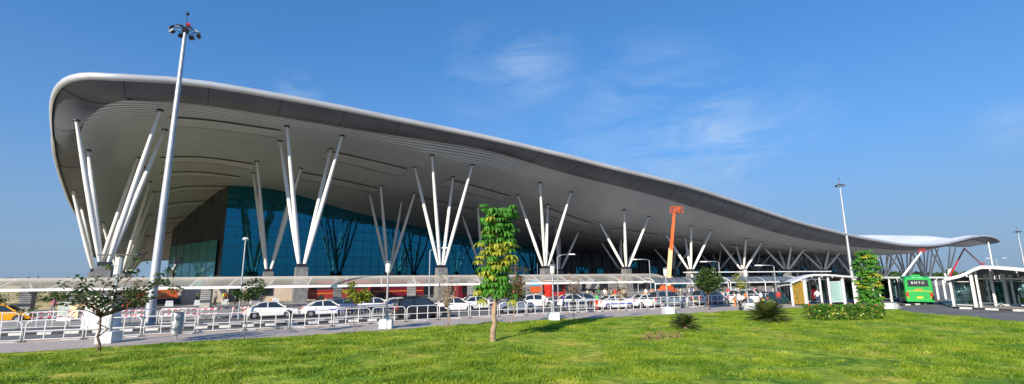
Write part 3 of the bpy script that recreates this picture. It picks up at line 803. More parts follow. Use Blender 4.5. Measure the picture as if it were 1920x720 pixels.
def lamppost(bx, by, ty, label, kind='post', block=True, tx=None):
    p = ground(bx, by, .12); h = height(tx or bx, ty, p)-.12
    t = thing('street_lamp', label, 'street lamp', p, 0)
    z0 = 0
    if block:
        mb = MB(); mb.box((0, 0, .3), (.85, .85, .6), rz=-.5, taper=.97); mb.build('concrete_block', 'base_white', t); z0 = .6
    mb = MB(); mb.tube([(0, 0, z0), (0, 0, z0+.7), (0, 0, z0+.72), (0, 0, h)], [.1, .1, .07, .055], 10); mb.build('pole', 'steel', t, smooth='auto')
    if kind == 'post':
        mb = MB(); mb.tube([(0, 0, h-.75), (0, 0, h-.6), (0, 0, h-.1), (0, 0, h)], [.09, .2, .2, .07], 10); mb.build('lamp_head', 'clear_lens', t, smooth='auto')
        mb = MB(); mb.tube([(0, 0, h), (0, 0, h+.08)], [.3, .1], 10); mb.build('lamp_cap', 'steel', t)
    elif kind == 'disc':
        mb = MB(); mb.tube([(0, 0, h-.1), (0, 0, h)], [.12, .3], 10); mb.ball((0, 0, h), .26, sc=(1, 1, .6)); mb.build('lamp_head', 'clear_lens', t)
    elif kind == 'tee':
        mb = MB(); mb.tube([(0, 0, h-1.1), (0, 0, h-.15)], [.2, .2], 10); mb.build('lamp_head', 'clear_lens', t)
        mb = MB(); mb.box((0, 0, h), (2.3, .45, .06), rz=radians(-32)); mb.build('reflector_plate', 'dark_steel', t)
    elif kind == 'arm':
        d = Vector((cos(-.55), sin(-.55), 0))
        mb = MB(); mb.tube([(0, 0, h), Vector((0, 0, h+.25))+d*.5, Vector((0, 0, h+.35))+d*1.5], .045, 8); mb.build('arm', 'steel', t, smooth=True)
        mb = MB(); mb.box(Vector((0, 0, h+.33))+d*1.8, (.8, .28, .14), rz=-.55, taper=.8); mb.build('lamp_head', 'clear_lens', t)
    elif kind == 'armleft':
        d = Vector((cos(pi-.55), sin(pi-.55), 0))
        mb = MB(); mb.tube([(0, 0, h), Vector((0, 0, h+.12))+d*.5, Vector((0, 0, h+.12))+d*1.7], .045, 8); mb.build('arm', 'steel', t, smooth=True)
        mb = MB(); mb.box(Vector((0, 0, h+.12))+d*2., (.9, .28, .14), rz=-.55, taper=.8); mb.build('lamp_head', 'clear_lens', t)
    return t
lamppost(203, 642, 478, 'grey lamp post with flat T-shaped top behind the leaning tree, on a pale block', 'tee')
lamppost(724, 615, 492, 'grey lamp post on a white block in front of the row of luggage trolleys', 'post')
lamppost(1038, 600, 497, 'grey lamp post on a white block just right of the big drooping tree', 'post')
lamppost(1253, 588, 503, 'grey lamp post on a white block in front of the orange boom lift', 'post')
lamppost(1404, 580, 505, 'grey lamp post on a white block beside the large cycad', 'post')
lamppost(447, 598, 448, 'slim pole with a round lamp before the glass corner of the hall', 'disc', False, tx=457)
lamppost(804, 575, 470, 'street lamp with curved arm left of the tall drooping tree', 'arm', False)
lamppost(1047, 572, 482, 'street lamp with curved arm right of the tall drooping tree', 'arm', False)
lamppost(1222, 568, 488, 'street lamp with arm to the left beside the orange boom lift', 'armleft', False)
lamppost(1354, 566, 492, 'street lamp with arm to the left above the bushy roadside tree', 'armleft', False)
lamppost(1458, 566, 499, 'street lamp with arm to the left before the sixth front column', 'armleft', False)
# double-armed lamp behind the right-hand shelter
p = onY(1873, 515, 45); p.z = 0; h = height(1873, 485, p)
t = thing('street_lamp', 'tall double-armed street lamp behind the right-hand shelter roof', 'street lamp', p)
mb = MB(); mb.tube([(0, 0, 0), (0, 0, h)], [.12, .06], 8); mb.build('pole', 'steel', t)
for sx in (-1, 1):
    mb = MB(); mb.tube([(0, 0, h-.05), (sx*1.8, -sx*1.1, h+.15)], .05, 6); mb.build('arm', 'steel', t)
    mb = MB(); mb.box((sx*2.3, -sx*1.4, h+.15), (1.3, .4, .16), rz=-.55); mb.build('lamp_head', 'clear_lens', t)

# bollard / bin, cabinet, boards
p = ground(329, 636, .12)
t = thing('litter_bin', 'stainless steel cylinder bin on a short post beside the near railing', 'litter bin', p)
h = height(329, 586, p)-.12
mb = MB(); mb.tube([(0, 0, .28), (0, 0, .3), (0, 0, h-.03), (0, 0, h)], [.27, .29, .29, .27], 24); mb.build('drum', 'stainless', t, smooth='auto')
mb = MB(); mb.tube([(0, 0, h), (0, 0, h+.015)], [.22, .22], 20); mb.build('opening', 'dark', t)
mb = MB(); mb.tube([(0, 0, 0), (0, 0, .3)], .05, 10); mb.box((0, 0, .01), (.3, .3, .03)); mb.build('post', 'steel', t)
p = ground(182, 616, .12)
t = thing('electrical_cabinet', 'large white electrical cabinet on a grey plinth behind the leaning tree', 'cabinet', p, -.56)
mb = MB(); mb.box((0, .3, .42), (2.2, .8, .84)); mb.build('plinth', 'base_white', t)
mb = MB(); mb.box((0, .3, 1.52), (2.0, .72, 1.34)); mb.box((0, .3, 2.22), (2.12, .86, .07)); mb.build('housing', 'white_paint', t)
for x in (-.49, .49):
    mb = MB(); mb.box((x, -.075, 1.52), (.94, .03, 1.24)); d = mb.build('door', 'white_paint', t)
    mb = MB(); mb.box((x*.2, -.1, 1.5), (.05, .04, .2)); mb.build('handle', 'dark_steel', d)
mb = MB(); mb.ball((-.5, -.1, 1.55), .15, sc=(1, .1, 1)); mb.build('warning_badge', 'orange', t)
for x, y0, y1, nm, c, lab, w in ((122, 600, 566, 'sign_panel', (.33, .37, .34), 'grey-green notice panel on two legs left of the electrical cabinet', 1.5), (137, 600, 571, 'sign_panel', (.75, .55, .30), 'small orange notice panel on a post beside the electrical cabinet', .7)):
    p = ground(x, y0+4, .0); h = height(x, y1, p)
    t = thing('notice_board', lab, 'notice board', p, -.55)
    mb = MB(); mb.box((0, 0, h-.6), (w, .12, 1.2)); mb.build(nm, mat('panel colour', c, .5, nscale=2), t)
    for sx in ((-.4, .4) if w > 1 else (0,)): mb = MB(); mb.tube([(w*sx, .08, 0), (w*sx, .08, h-.1)], .04, 6); mb.build('leg', 'steel', t)
    if w > 1: mb = MB(); mb.box((.1, 0, .2), (1.2, .6, .4)); mb.build('concrete_foot', 'base_white', t)

# ================================================================== VEHICLES
def car_proto(kind, paint, taxi=False, band=None):
    """length along +X, nose forward; returns Empty with parts"""
    spec = {
     'sedan': dict(L=4.3, W=1.68, H=1.48, belt=.90, prof=[(-2.15, .52, .80), (-2.05, .35, .95), (-1.55, .22, .99), (-1.2, .2, .99), (-.9, .2, .98), (.0, .2, .96), (.75, .2, .94), (1.25, .2, .90), (1.8, .22, .80), (2.08, .3, .70), (2.15, .42, .60)], roof=[(-1.62, .98), (-1.0, 1.40), (-.5, 1.47), (.1, 1.48), (.45, 1.42), (1.2, .93)]),
     'hatch': dict(L=3.7, W=1.62, H=1.52, belt=.92, prof=[(-1.85, .5, .85), (-1.8, .35, .98), (-1.4, .22, 1.0), (-1., .2, 1.0), (-.3, .2, .98), (.3, .2, .96), (.8, .2, .94), (1.2, .2, .88), (1.6, .24, .78), (1.8, .3, .68), (1.85, .42, .6)], roof=[(-1.80, .99), (-1.5, 1.42), (-.9, 1.51), (-.1, 1.52), (.3, 1.45), (1.05, .93)]),
     'suv': dict(L=4.5, W=1.78, H=1.82, belt=1.05, prof=[(-2.25, .5, .95), (-2.2, .35, 1.08), (-1.7, .26, 1.1), (-1.2, .24, 1.1), (-.5, .24, 1.09), (.3, .24, 1.08), (.9, .24, 1.06), (1.4, .24, 1.0), (1.9, .26, .92), (2.2, .32, .8), (2.25, .45, .66)], roof=[(-2.2, 1.09), (-2.0, 1.68), (-1.3, 1.80), (0, 1.82), (.45, 1.74), (1.25, 1.07)]),
     'van': dict(L=3.7, W=1.5, H=1.85, belt=1.05, prof=[(-1.85, .4, 1.0), (-1.82, .3, 1.1), (-1.2, .22, 1.1), (-.6, .2, 1.1), (0, .2, 1.08), (.6, .2, 1.05), (1.1, .2, 1.0), (1.4, .2, .92), (1.7, .25, .84), (1.82, .3, .75), (1.85, .4, .65)], roof=[(-1.84, 1.1), (-1.75, 1.72), (-1.2, 1.84), (.5, 1.85), (.9, 1.76), (1.5, 1.0)])}[kind]
    t = thing('car', '', 'car'); W = spec['W']/2
    mb = MB(); rows = []
    for x, zb, zt in spec['prof']:
        e = 1-.16*(abs(x)/(spec['L']/2))**4
        w = W*e; zm = zb+(zt-zb)*.55
        rows.append([(x, -w*.86, zb), (x, -w*.985, zb+.08), (x, -w, zm), (x, -w*.97, zt-.1), (x, -w*.88, zt-.01), (x, -w*.5, zt+.015), (x, 0, zt+.02), (x, w*.5, zt+.015), (x, w*.88, zt-.01), (x, w*.97, zt-.1), (x, w, zm), (x, w*.985, zb+.08), (x, w*.86, zb), (x, -w*.86, zb)])
    mb.grid(rows, flip=False)
    for k, fl in ((0, 1), (-1, 0)):
        pts = rows[k][:-1]; mb.face(pts if not fl else pts[::-1])
    # roof skin
    rs = spec['roof']; top = [(x, z) for x, z in rs[1:-1]]
    rr = [[(x, -W*.70, z-.05), (x, -W*.6, z-.01), (x, -W*.3, z+.01), (x, 0, z+.015), (x, W*.3, z+.01), (x, W*.6, z-.01), (x, W*.70, z-.05)] for x, z in top]
    mb.grid(rr)
    # pillars
    def side(x, z, zb): 
        k = (z-zb)/(rs[2][1]-zb); return W*(.90*(1-k)+.70*k)
    zb = rs[0][1]
    zl = lambda x: min(zb, np.interp(x, [a for a, b, c in spec['prof']], [c for a, b, c in spec['prof']]))
    for sy in (-1, 1):
        for (xa, za), (xb, zb2) in ((rs[0], rs[1]), (rs[-1], rs[-2])):
            mb.bar((xa, sy*W*.88, zl(xa)-.02), (xb, sy*W*.69, zb2-.05), .07, .09)
        for xm in ((rs[1][0]+rs[-2][0])*.5-.05,)+((rs[1][0]+.15,) if kind in ('suv', 'van') else ()):
            mb.bar((xm, sy*W*.885, zl(xm)-.02), (xm-.03, sy*W*.70, np.interp(xm, [a for a, b in rs], [b for a, b in rs])-.05), .09, .05)
    if kind == 'suv': 
        for sy in (-1, 1): mb.tube([(-1.7, sy*W*.6, 1.84), (.1, sy*W*.6, 1.86)], .025, 5)
    body = mb.build('body', paint, t, smooth='auto')
    # greenhouse glass
    g = MB()
    n = 12; xs = [rs[0][0]+(rs[-1][0]-rs[0][0])*k/n for k in range(n+1)]; L_, R_ = [], []
    rx = [a for a, b in rs]; rz_ = [b for a, b in rs]
    for x in xs:
        z = float(np.interp(x, rx, rz_))-.07; z0 = zl(x)-.05; z = max(z, z0+.02)
        k = (z-z0)/(spec['H']-z0); wt = W*(.87*(1-k)+.665*k)
        L_.append([(x, -W*.87, z0), (x, -wt, z)]); R_.append([(x, W*.87, z0), (x, wt, z)])
    g.grid(L_, flip=True); g.grid(R_)
    go = g.build('side_windows', 'car_glass', t)
    def screen(i, j, nm):
        (xa, za), (xb, zb2) = rs[i], rs[j]; g = MB(); s = .02*(1 if xa > 0 else -1)
        g.face([(xa, -W*.84, zl(xa)+.0), (xa, W*.84, zl(xa)+.0), (xb, W*.665, zb2-.05), (xb, -W*.665, zb2-.05)]); g.build(nm, 'car_glass', t)
    screen(-1, -2, 'windscreen'); screen(0, 1, 'rear_window')
    xw = spec['L']/2*.62; wr = .30 if kind != 'suv' else .35
    for x in (-xw, xw+.04):
        for sy in (-1, 1):
            y = sy*(W-.10)
            a = MB(); a.tube([(x, sy*(W*.6), wr+.03), (x, sy*(W+.004), wr+.03)], wr+.07, 16); a.build('wheel_arch', 'black_plastic', t)
            w_ = MB(); w_.tube([(x, y-sy*.1, wr), (x, y+sy*.085, wr), (x, y+sy*.115, wr)], [wr, wr, wr*.86], 16); wo = w_.build('wheel', 'tyre', t, smooth='auto')
            r_ = MB(); r_.tube([(x, y+sy*.1, wr), (x, y+sy*.125, wr)], [wr*.66, wr*.58], 10); r_.build('rim', 'rim', wo)
    F0 = spec['L']/2; pz_ = spec['prof']
    for sy in (-1, 1):
        l = MB(); l.box((F0-.16, sy*W*.66, .68 if kind != 'suv' else .82), (.3, .34, .15)); l.build('headlight', 'clear_lens', t)
        l = MB(); l.box((-F0+.1, sy*W*.72, .82 if kind != 'suv' else .95), (.22, .2, .22 if kind in ('sedan',) else .34)); l.build('tail_light', 'red_lens', t)
        l = MB(); l.box((rs[-1][0]-.12, sy*(W+.05), zb+.05), (.12, .14, .12)); l.build('mirror', paint, t)
        l = MB(); l.bar((rs[0][0]+.6, sy*(W+.003), .78), (rs[0][0]+.75, sy*(W+.003), .78), .02, .03); l.build('door_handle', 'black_plastic', t)
    l = MB(); l.box((F0-.04, 0, .42), (.18, W*1.7, .2)); l.build('bumper', paint, t)
    l = MB(); l.box((-F0+.04, 0, .45), (.18, W*1.7, .22)); l.build('bumper', paint, t)
    l = MB(); l.box((-F0-.055, 0, .62), (.02, .5, .12)); l.build('number_plate', MPLATE, t)
    l = MB(); l.box((F0-.0, 0, .62), (.06, W*.8, .12)); l.build('grille', 'black_plastic', t)
    if taxi: l = MB(); l.box((-.1, 0, spec['H']+.07), (.2, .5, .12), taper=.8); l.build('roof_sign', 'amber_lens' if taxi == 'a' else MPLATE, t)
    if band: l = MB(); l.bar((-1.7, -W-.004, .62), (1.6, -W-.004, .62), .01, .12); l.bar((-1.7, W+.004, .62), (1.6, W+.004, .62), .01, .12); l.build('door_stripe', band, t)
    return t
MPLATE = mat('yellow plate', (.7, .5, .03), .5)
PW = mat('white car paint', (.78, .77, .74), .18, spec=.6); PS = mat('silver car paint', (.38, .42, .46), .25, .6); PK = mat('black car paint', (.02, .018, .022), .12)
PY = mat('yellow taxi paint', (.75, .36, .01), .25); PB = mat('blue grey car paint', (.13, .17, .24), .22, .4); PG_ = mat('dark green car paint', (.015, .06, .07), .2); PR = mat('maroon car paint', (.16, .01, .02), .2)
MBLUE = mat('blue stripe', (.05, .1, .5), .4)
carlib = {}
def car(kind, paint, x0, x1, yb, label, taxi=False, band=None, face=1, yaw=0, group='cars standing on the terminal road'):
    key = (kind, paint.name, taxi, bool(band))
    p = ground((x0+x1)/2, yb, 0)
    a = ground(x0, yb, 0); Y = a.y
    base = -.10 - (.07 if p.x > 25 else 0)
    if key not in carlib: o = carlib[key] = car_proto(kind, paint, taxi, band)
    else: o = dup(carlib[key])
    c = Vector((p.x, p.y+.85, 0))
    o.location = c; o.rotation_euler = (0, 0, base+yaw+(pi if face < 0 else 0))
    o['label'] = label; o['group'] = group
    return o
car('hatch', PY, -45, 40, 607, 'yellow taxi cut off by the left edge of the photo', taxi='a')
car('sedan', PW, 467, 553, 597, 'white taxi sedan alone at the left end of the line, before the red bus', taxi='a')
car('sedan', PW, 575, 652, 593.5, 'white saloon with blue stripe at the left end of the trolley row', taxi='a', band=MBLUE)
car('hatch', PB, 625, 690, 588, 'blue grey hatchback half hidden behind the luggage trolleys', face=1)
car('sedan', PW, 668, 748, 586, 'white saloon directly behind the row of luggage trolleys')
car('suv', PK, 757, 834, 598, 'black people carrier parked by the railing left of the drooping tree')
car('hatch', PW, 735, 785, 587, 'white hatchback peeking out left of the black people carrier')
car('sedan', PW, 830, 888, 586, 'white taxi just right of the black people carrier', taxi='a')
car('sedan', PW, 876, 925, 582, 'white saloon behind the trunk of the drooping tree')
car('sedan', PS, 940, 1008, 587, 'silver saloon just right of the drooping tree trunk')
car('hatch', PW, 990, 1040, 578, 'white taxi van behind the silver saloon', taxi='a')
car('sedan', PW, 1060, 1105, 577, 'white saloon behind the second row of trolleys')
car('hatch', PS, 1085, 1130, 575, 'silver hatchback behind the second row of trolleys')
car('sedan', PW, 1136, 1192, 580.5, 'white taxi in the middle of the car line with blue stripe', taxi='a', band=MBLUE)
car('sedan', PW, 1198, 1250, 578, 'white taxi left of the silver off-roader near the barrel canopy', taxi='a')
car('suv', PS, 1240, 1292, 577.5, 'silver people carrier beside the orange umbrella')
car('suv', PB, 1325, 1368, 574, 'blue grey people carrier behind the bushy roadside tree')
car('sedan', PW, 1355, 1392, 571, 'white saloon right of the blue grey people carrier')
car('suv', PW, 1396, 1434, 573, 'white van behind the large cycad and lamp post')
car('hatch', PK, 1428, 1458, 570, 'black hatchback near the golden poster panel')
car('sedan', PG_, 1452, 1488, 572, 'dark green saloon next to the golden poster panel')

# ---- luggage trolleys
def trolley():
    t = thing('luggage_trolley', '', 'luggage trolley')
    f = MB(); f.tube([(-.4, -.25, .22), (-.45, -.25, 1.02), (-.45, .25, 1.02), (-.4, .25, .22)], .022, 6)
    f.tube([(-.4, -.25, .2), (.45, -.16, .16), (.45, .16, .16), (-.4, .25, .2), (-.4, -.25, .2)], .022, 6); f.tube([(-.44, -.25, .62), (-.44, .25, .62)], .015, 5); fo = f.build('frame', 'stainless', t)
    b = MB(); b.box((-.25, 0, .88), (.34, .46, .02))
    for x in (-.4, -.25, -.1): b.tube([(x, -.23, .76), (x, -.23, .98), (x, .23, .98), (x, .23, .76)], .01, 4)
    b.build('basket', 'stainless', t)
    h = MB(); h.tube([(-.52, -.27, 1.05), (-.52, .27, 1.05)], .032, 6); h.build('handle', MBLUE, t)
    s_ = MB(); s_.box((-.46, 0, .72), (.04, .5, .36)); s_.build('advert_plate', 'white_paint', t)
    for x, y in ((-.38, -.25), (-.38, .25), (.42, 0)): w_ = MB(); w_.tube([(x, y-.025, .08), (x, y+.025, .08)], .08, 8); w_.build('wheel', 'tyre', t)
    return t
tp = None; TEAL = mat('teal plate', (.05, .4, .4), .5)
def trolleys(xa, xb, ya, yb, n, label, group):
    global tp
    for k in range(n):
        q = k/(n-1); p = ground(xa+(xb-xa)*q, ya+(yb-ya)*q, 0)
        if tp is None: tp = trolley(); o = tp
        else: o = dup(tp)
        o.location = p; o.rotation_euler = (0, 0, radians(-72)); o['label'] = label; o['group'] = group
        for ch in o.children:
            if ch.name.startswith('advert_plate'):
                ch.material_slots[0].link = 'OBJECT'; ch.material_slots[0].material = [MBLUE, M['white_paint'], MBLUE, M['orange'], MBLUE, TEAL][(k*7) % 6]
trolleys(642, 740, 597.5, 591.5, 17, 'steel luggage trolley with blue handle in the left row beside the railing', 'luggage trolleys in the left row')
trolleys(1070, 1135, 583, 579.5, 14, 'steel luggage trolley with blue handle in the middle row beyond the lamp post', 'luggage trolleys in the middle row')
trolleys(1298, 1330, 574, 572, 7, 'steel luggage trolley with blue handle in the right row by the bushy tree', 'luggage trolleys in the right row')

# ---- green bus
bp_ = ground(1727, 571, 0); hd = atan2(bp_.y, bp_.x)
bus = thing('bus', 'bright green city bus seen from behind, driving off beside the bus shelter', 'bus', bp_, hd+radians(5))
GB = mat('green bus paint', (.01, .36, .06), .28, nscale=.8, namt=.06); L = 11.; W = 1.27; H = 3.15
mb = MB(); rows = []
for x, k, zt in ((0, .93, H-.2), (.08, .985, H-.05), (.5, 1, H), (L-.6, 1, H), (L-.1, .98, H-.1), (L, .93, H-.3)):
    rows.append([(x, -W*k*.98, .36), (x, -W*k, .9), (x, -W*k, 1.9), (x, -W*k*.95, zt-.28), (x, -W*k*.8, zt-.05), (x, 0, zt+.05), (x, W*k*.8, zt-.05), (x, W*k*.95, zt-.28), (x, W*k, 1.9), (x, W*k, .9), (x, W*k*.98, .36), (x, -W*k*.98, .36)])
mb.grid(rows, flip=False); mb.face(rows[0][:-1][::-1]); mb.face(rows[-1][:-1])
mb.build('body', GB, bus, smooth='auto')
def panel(nm, mt, pts, par=bus): q = MB(); q.face(pts); return q.build(nm, mt, par)
rwd = MB(); 
pts = [(-.02, 1.0*cos(a)*1.0 if abs(cos(a)) < .9 else math.copysign(.97, cos(a)), 2.38+.40*sin(a)) for a in [pi/4*k+pi/8 for k in range(8)]]
rwd.box((-.0, 0, 2.38), (.06, 1.8, .68)); rwo = rwd.build('rear_window', 'car_glass', bus)
fr_ = MB(); fr_.tube([(-.03, -.91, 2.04), (-.03, -.82, 2.72), (-.03, .82, 2.72), (-.03, .91, 2.04), (-.03, -.91, 2.04)], .035, 6); fr_.build('window_rubber', 'black_plastic', rwo)
def text(s, size, loc, rot, mt, parent, name='lettering', ext=.005):
    cu = bpy.data.curves.new(name, 'FONT'); cu.body = s; cu.size = size; cu.align_x = 'CENTER'; cu.align_y = 'CENTER'; cu.extrude = ext; cu.resolution_u = 2
    o = bpy.data.objects.new(name, cu); COL.objects.link(o); dg = bpy.context.evaluated_depsgraph_get()
    me = bpy.data.meshes.new_from_object(o.evaluated_get(dg)); COL.objects.unlink(o); bpy.data.objects.remove(o)
    me.materials.clear(); me.materials.append(M[mt] if isinstance(mt, str) else mt)
    n = bpy.data.objects.new(name, me); COL.objects.link(n); n.parent = parent; n.location = loc; n.rotation_euler = rot; return n
text('B.M.T.C', .36, (-.05, 0, 2.42), (pi/2, 0, -pi/2), 'white_paint', rwo, ext=.01)
for sy in (-1, 1):
    q = MB(); q.box((-.01, sy*1.05, 1.12), (.06, .24, .42)); q.build('tail_light', 'red_lens', bus)
    q = MB(); q.box((-.01, sy*1.0, .78), (.05, .2, .14)); q.build('indicator', 'amber_lens', bus)
    q = MB(); q.box((L-.3, sy*(W+.2), 2.1), (.1, .22, .45)); q.build('mirror', 'black_plastic', bus)
    for k in range(7): q = MB(); q.box((.9+k*1.35, sy*(W-.005), 1.95), (1.2, .05, .8)); q.build('side_window', 'car_glass', bus)
    for x in (2.6, 8.4):
        q = MB(); q.tube([(x, sy*(W-.3), .5), (x, sy*(W+.01), .5)], .5, 18); wo = q.build('wheel', 'tyre', bus); q = MB(); q.tube([(x, sy*W, .5), (x, sy*(W+.03), .5)], .26, 12); q.build('rim', 'rim', wo)
q = MB(); q.box((-.01, 0, .78), (.05, .56, .2)); q.build('number_plate', MPLATE, bus)
q = MB(); q.box((-.015, 0, 1.5), (.04, 2.1, .05)); q.build('trim_stripe', MPLATE, bus)
q = MB(); q.box((-.01, 0, 1.66), (.05, .7, .14)); q.build('badge', 'amber_lens', bus)
q = MB(); q.box((-.03, 0, .42), (.2, 2.4, .22)); q.build('bumper', GB, bus)
q = MB(); q.box((.05, 0, 2.98), (.06, .9, .13)); q.build('destination_box', 'clear_lens', bus)
q = MB(); q.box((2, 0, 3.25), (1.2, .9, .16)); q.build('roof_vent', GB, bus)
q = MB(); q.box((5.5, 0, .42), (10.4, 2.2, .35)); q.build('chassis', 'black_plastic', bus)

# ---- red coach behind the canopy
def coach(p, rz, label, paint, L=9.):
    t = thing('coach', label, 'coach', p, rz)
    mb = MB(); mb.box((0, 0, 1.75), (L, 2.4, 2.6), taper=.96); mb.build('body', paint, t)
    for sy in (-1, 1):
        q = MB(); q.box((0, sy*1.18, 2.2), (L*.9, .05, .8)); q.build('side_window', 'car_glass', t)
        for x in (-L*.3, L*.32): q = MB(); q.tube([(x, sy*.9, .48), (x, sy*1.2, .48)], .48, 14); q.build('wheel', 'tyre', t)
    q = MB(); q.box((-L/2+.02, 0, 2.2), (.05, 2., .9)); q.build('windscreen', 'car_glass', t)
    q = MB(); q.box((0, -1.215, 1.2), (L*.95, .02, .12)); q.build('stripe', 'amber_lens', t)
    return t
coach(Vector((17, 76, .13)), -.05, 'red coach parked under the roof behind the white taxi', mat('faded red coach paint', (.28, .025, .02), .5))
coach(Vector((27, 79, .13)), -.05, 'dark red coach behind the stone pedestal of the second column', PR)
#PART4
# ================================================================== VEGETATION
def limb(mb, a, b, r0, r1, rng, n=5, wob=.06):
    a = Vector(a); b = Vector(b); L = (b-a).length; pts = []
    for k in range(n+1):
        t = k/n; p = a.lerp(b, t)
        if 0 < k < n: p += Vector((rng.gauss(0, 1), rng.gauss(0, 1), rng.gauss(0, .4)))*wob*L*.35
        pts.append(p)
    mb.tube(pts, [r0+(r1-r0)*k/n for k in range(n+1)], 7); return pts
def whorl(mb, c, rng, n=11, ln=.45, w=.085, mi=0, up=.25, droop=1.5):
    """ring of long drooping leaflets like spokes of an umbrella"""
    a0 = rng.uniform(0, 7)
    for k in range(n):
        a = a0+2*pi*k/n+rng.uniform(-.15, .15); d = Vector((cos(a), sin(a), 0)); sd = Vector((-sin(a), cos(a), 0)); L = ln*rng.uniform(.75, 1.2)
        P = []; p = Vector(c); el = up
        for s in range(5):
            P.append(p.copy()); el2 = up-droop*(s+.5)/4; p = p+(d*cos(el2)+Vector((0, 0, sin(el2))))*L/4
        ws = [.015, w*.8, w, w*.75, .005]; fold = w*.25
        i = mb.vs([q for P_, w_ in zip(P, ws) for q in (P_-sd*w_/2-Vector((0, 0, fold*w_/w)), P_, P_+sd*w_/2-Vector((0, 0, fold*w_/w)))])
        for s in range(4):
            for h in (0, 1): mb.f.append((i+s*3+h, i+s*3+h+1, i+s*3+h+4, i+s*3+h+3)); mb.m.append(mi)
def umbrella_tree(p, H, zc0, halfw, label, seed, lean=(0, 0), nw=150, ln=.45, mats=('leaf_green', 'leaf_yellow'), shape=None, yel=lambda z: .5, r=.09, wd=.085, low=()):
    rng = random.Random(seed); t = thing('umbrella_tree', label, 'tree', p)
    mb = MB(); top = Vector((lean[0], lean[1], H-.35))
    tr = limb(mb, (0, 0, -.05), (lean[0]*.3, lean[1]*.3, zc0+.2), r*1.35, r, rng, 8, .05); tr2 = limb(mb, tr[-1], top, r, .03, rng, 7, .05)
    mb.tube([(0, 0, -.05), (0, 0, .12)], [r*1.8, r*1.35], 8)
    br = MB(); cr = MB()
    for k in range(nw):
        f = k/nw; z = zc0+(H-zc0)*f
        hw = halfw*(shape(f) if shape else 1); a = k*2.4+rng.uniform(-.4, .4); rr = hw*sqrt(rng.uniform(.12, 1))
        c = Vector((lean[0]*(.3+.7*f)+rr*cos(a), lean[1]*(.3+.7*f)+rr*sin(a), z+rng.uniform(-.1, .1)))
        s = Vector((lean[0]*(.3+.7*f), lean[1]*(.3+.7*f), max(zc0-.2, z-.35)))
        if k % 2 == 0: limb(br, s, c, .022, .008, rng, 3, .1)
        y = rng.random() < yel(f)
        whorl(cr, c, rng, rng.choice((9, 11, 13)), ln*rng.uniform(.8, 1.15), wd, 1 if y else 0, up=rng.uniform(.35, .7), droop=rng.uniform(2.1, 2.7))
    for (dx, z) in low:
        c = Vector((FY*dx, -FX*dx, z)); limb(br, (0, 0, z+.35), c, .03, .01, rng, 4, .1)
        whorl(cr, c, rng, 9, ln*1.05, wd, 1, up=.3, droop=2.6); whorl(cr, c+Vector((.1, .1, .25)), rng, 9, ln, wd, 0, up=.5, droop=2.4)
    mb.build('trunk', 'bark_pale', t, smooth=True); br.build('branches', 'leaf_mid', t); cr.build('crown', list(mats), t)
    return t
def px_tree(bx, by, ty, xl, xr, cy, z=.14):
    p = ground(bx, by, z); m = depth(p)/F*1.02
    return p, height((xl+xr)/2, ty, p)-z, height((xl+xr)/2, cy, p)-z, (xr-xl)/2*m*.93, m
# tall drooping tree in the middle of the lawn
p, H, zc, hw, m = px_tree(924, 641, 388, 888, 984, 560)
lx = ((936-924)*m)
umbrella_tree(p, H+.05, zc+.25, hw-.36, 'tall narrow tree with drooping green and yellow leaves standing alone on the lawn', 4, lean=(FY*lx, -FX*lx), nw=150, ln=.54,
              shape=lambda f: (.62+.5*f if f < .35 else 1.0) if f < .62 else .92+.1*sin(f*9), yel=lambda f: .25 if f < .2 else (.78 if f < .62 else .05), r=.12, wd=.135, low=[(-.55, zc+.0), (-.8, zc+.45), (1.05, zc-.05), (.6, zc+.3)])
p, H, zc, hw, m = px_tree(1637, 590, 470, 1609, 1667, 567)
umbrella_tree(p, H, zc, hw-.25, 'round-topped two-tiered tree with drooping leaves rising from the flowering hedge', 8, nw=170, ln=.44,
              shape=lambda f: .9 if f < .55 else (.6 if f < .62 else .95*sqrt(max(0, 1-((f-.74)/.27)**2))), yel=lambda f: .12 if f < .3 else (.5 if f < .6 else .05), r=.1, wd=.13)
# planted stems under it
def tree(p, H, crown, label, seed, nbr=9, fork=.35, leafsize=.16, nleaf=60, clump=.4, mats=('leaf_mid',), lean=(0, 0), r=.06, bark='bark', name='young_tree', two=False, cat='tree', openr=1.):
    """small branching tree. crown=(cx,cy,cz,rx,ry,rz) relative to base"""
    rng = random.Random(seed); t = thing(name, label, cat, p)
    tr = MB(); cr = MB(); f0 = Vector((lean[0]*fork, lean[1]*fork, H*fork))
    st = limb(tr, (0, 0, -.05), f0, r, r*.75, rng, 5, .12)
    if two: limb(tr, (.12, .02, -.05), f0+Vector((.03, 0, 0)), r*.7, r*.5, rng, 5, .3)
    cx, cy, cz, rx, ry, rz = crown
    for k in range(nbr):
        a = k*2.4+rng.uniform(-.5, .5); e = rng.uniform(-.35, 1.2); rr = sqrt(rng.uniform(.3, 1))
        tip = Vector((cx+rx*rr*cos(a)*sqrt(max(.15, 1-.6*e*e)), cy+ry*rr*sin(a)*sqrt(max(.15, 1-.6*e*e)), cz+rz*e))
        b = limb(tr, f0, tip, r*.5, r*.12, rng, 5, .18)
        for j in range(4):
            q = b[2+j//2]+Vector((rng.gauss(0, 1)*rx*.25, rng.gauss(0, 1)*ry*.25, rng.uniform(.0, .5)*rz*.6)); limb(tr, b[2+j//2], q, r*.2, r*.06, rng, 3, .15)
            if nleaf: leaves(cr, q, (clump*.8, clump*.8, clump*.55), int(nleaf*.45), leafsize, rng, tuple(range(len(mats))), flat=.6, hang=.3)
        if nleaf: leaves(cr, tip, (clump, clump, clump*.7), nleaf, leafsize, rng, tuple(range(len(mats))), flat=.6, hang=.3)
    tr.build('trunk', bark, t, smooth=True)
    if nleaf: cr.build('crown', list(mats), t)
    return t
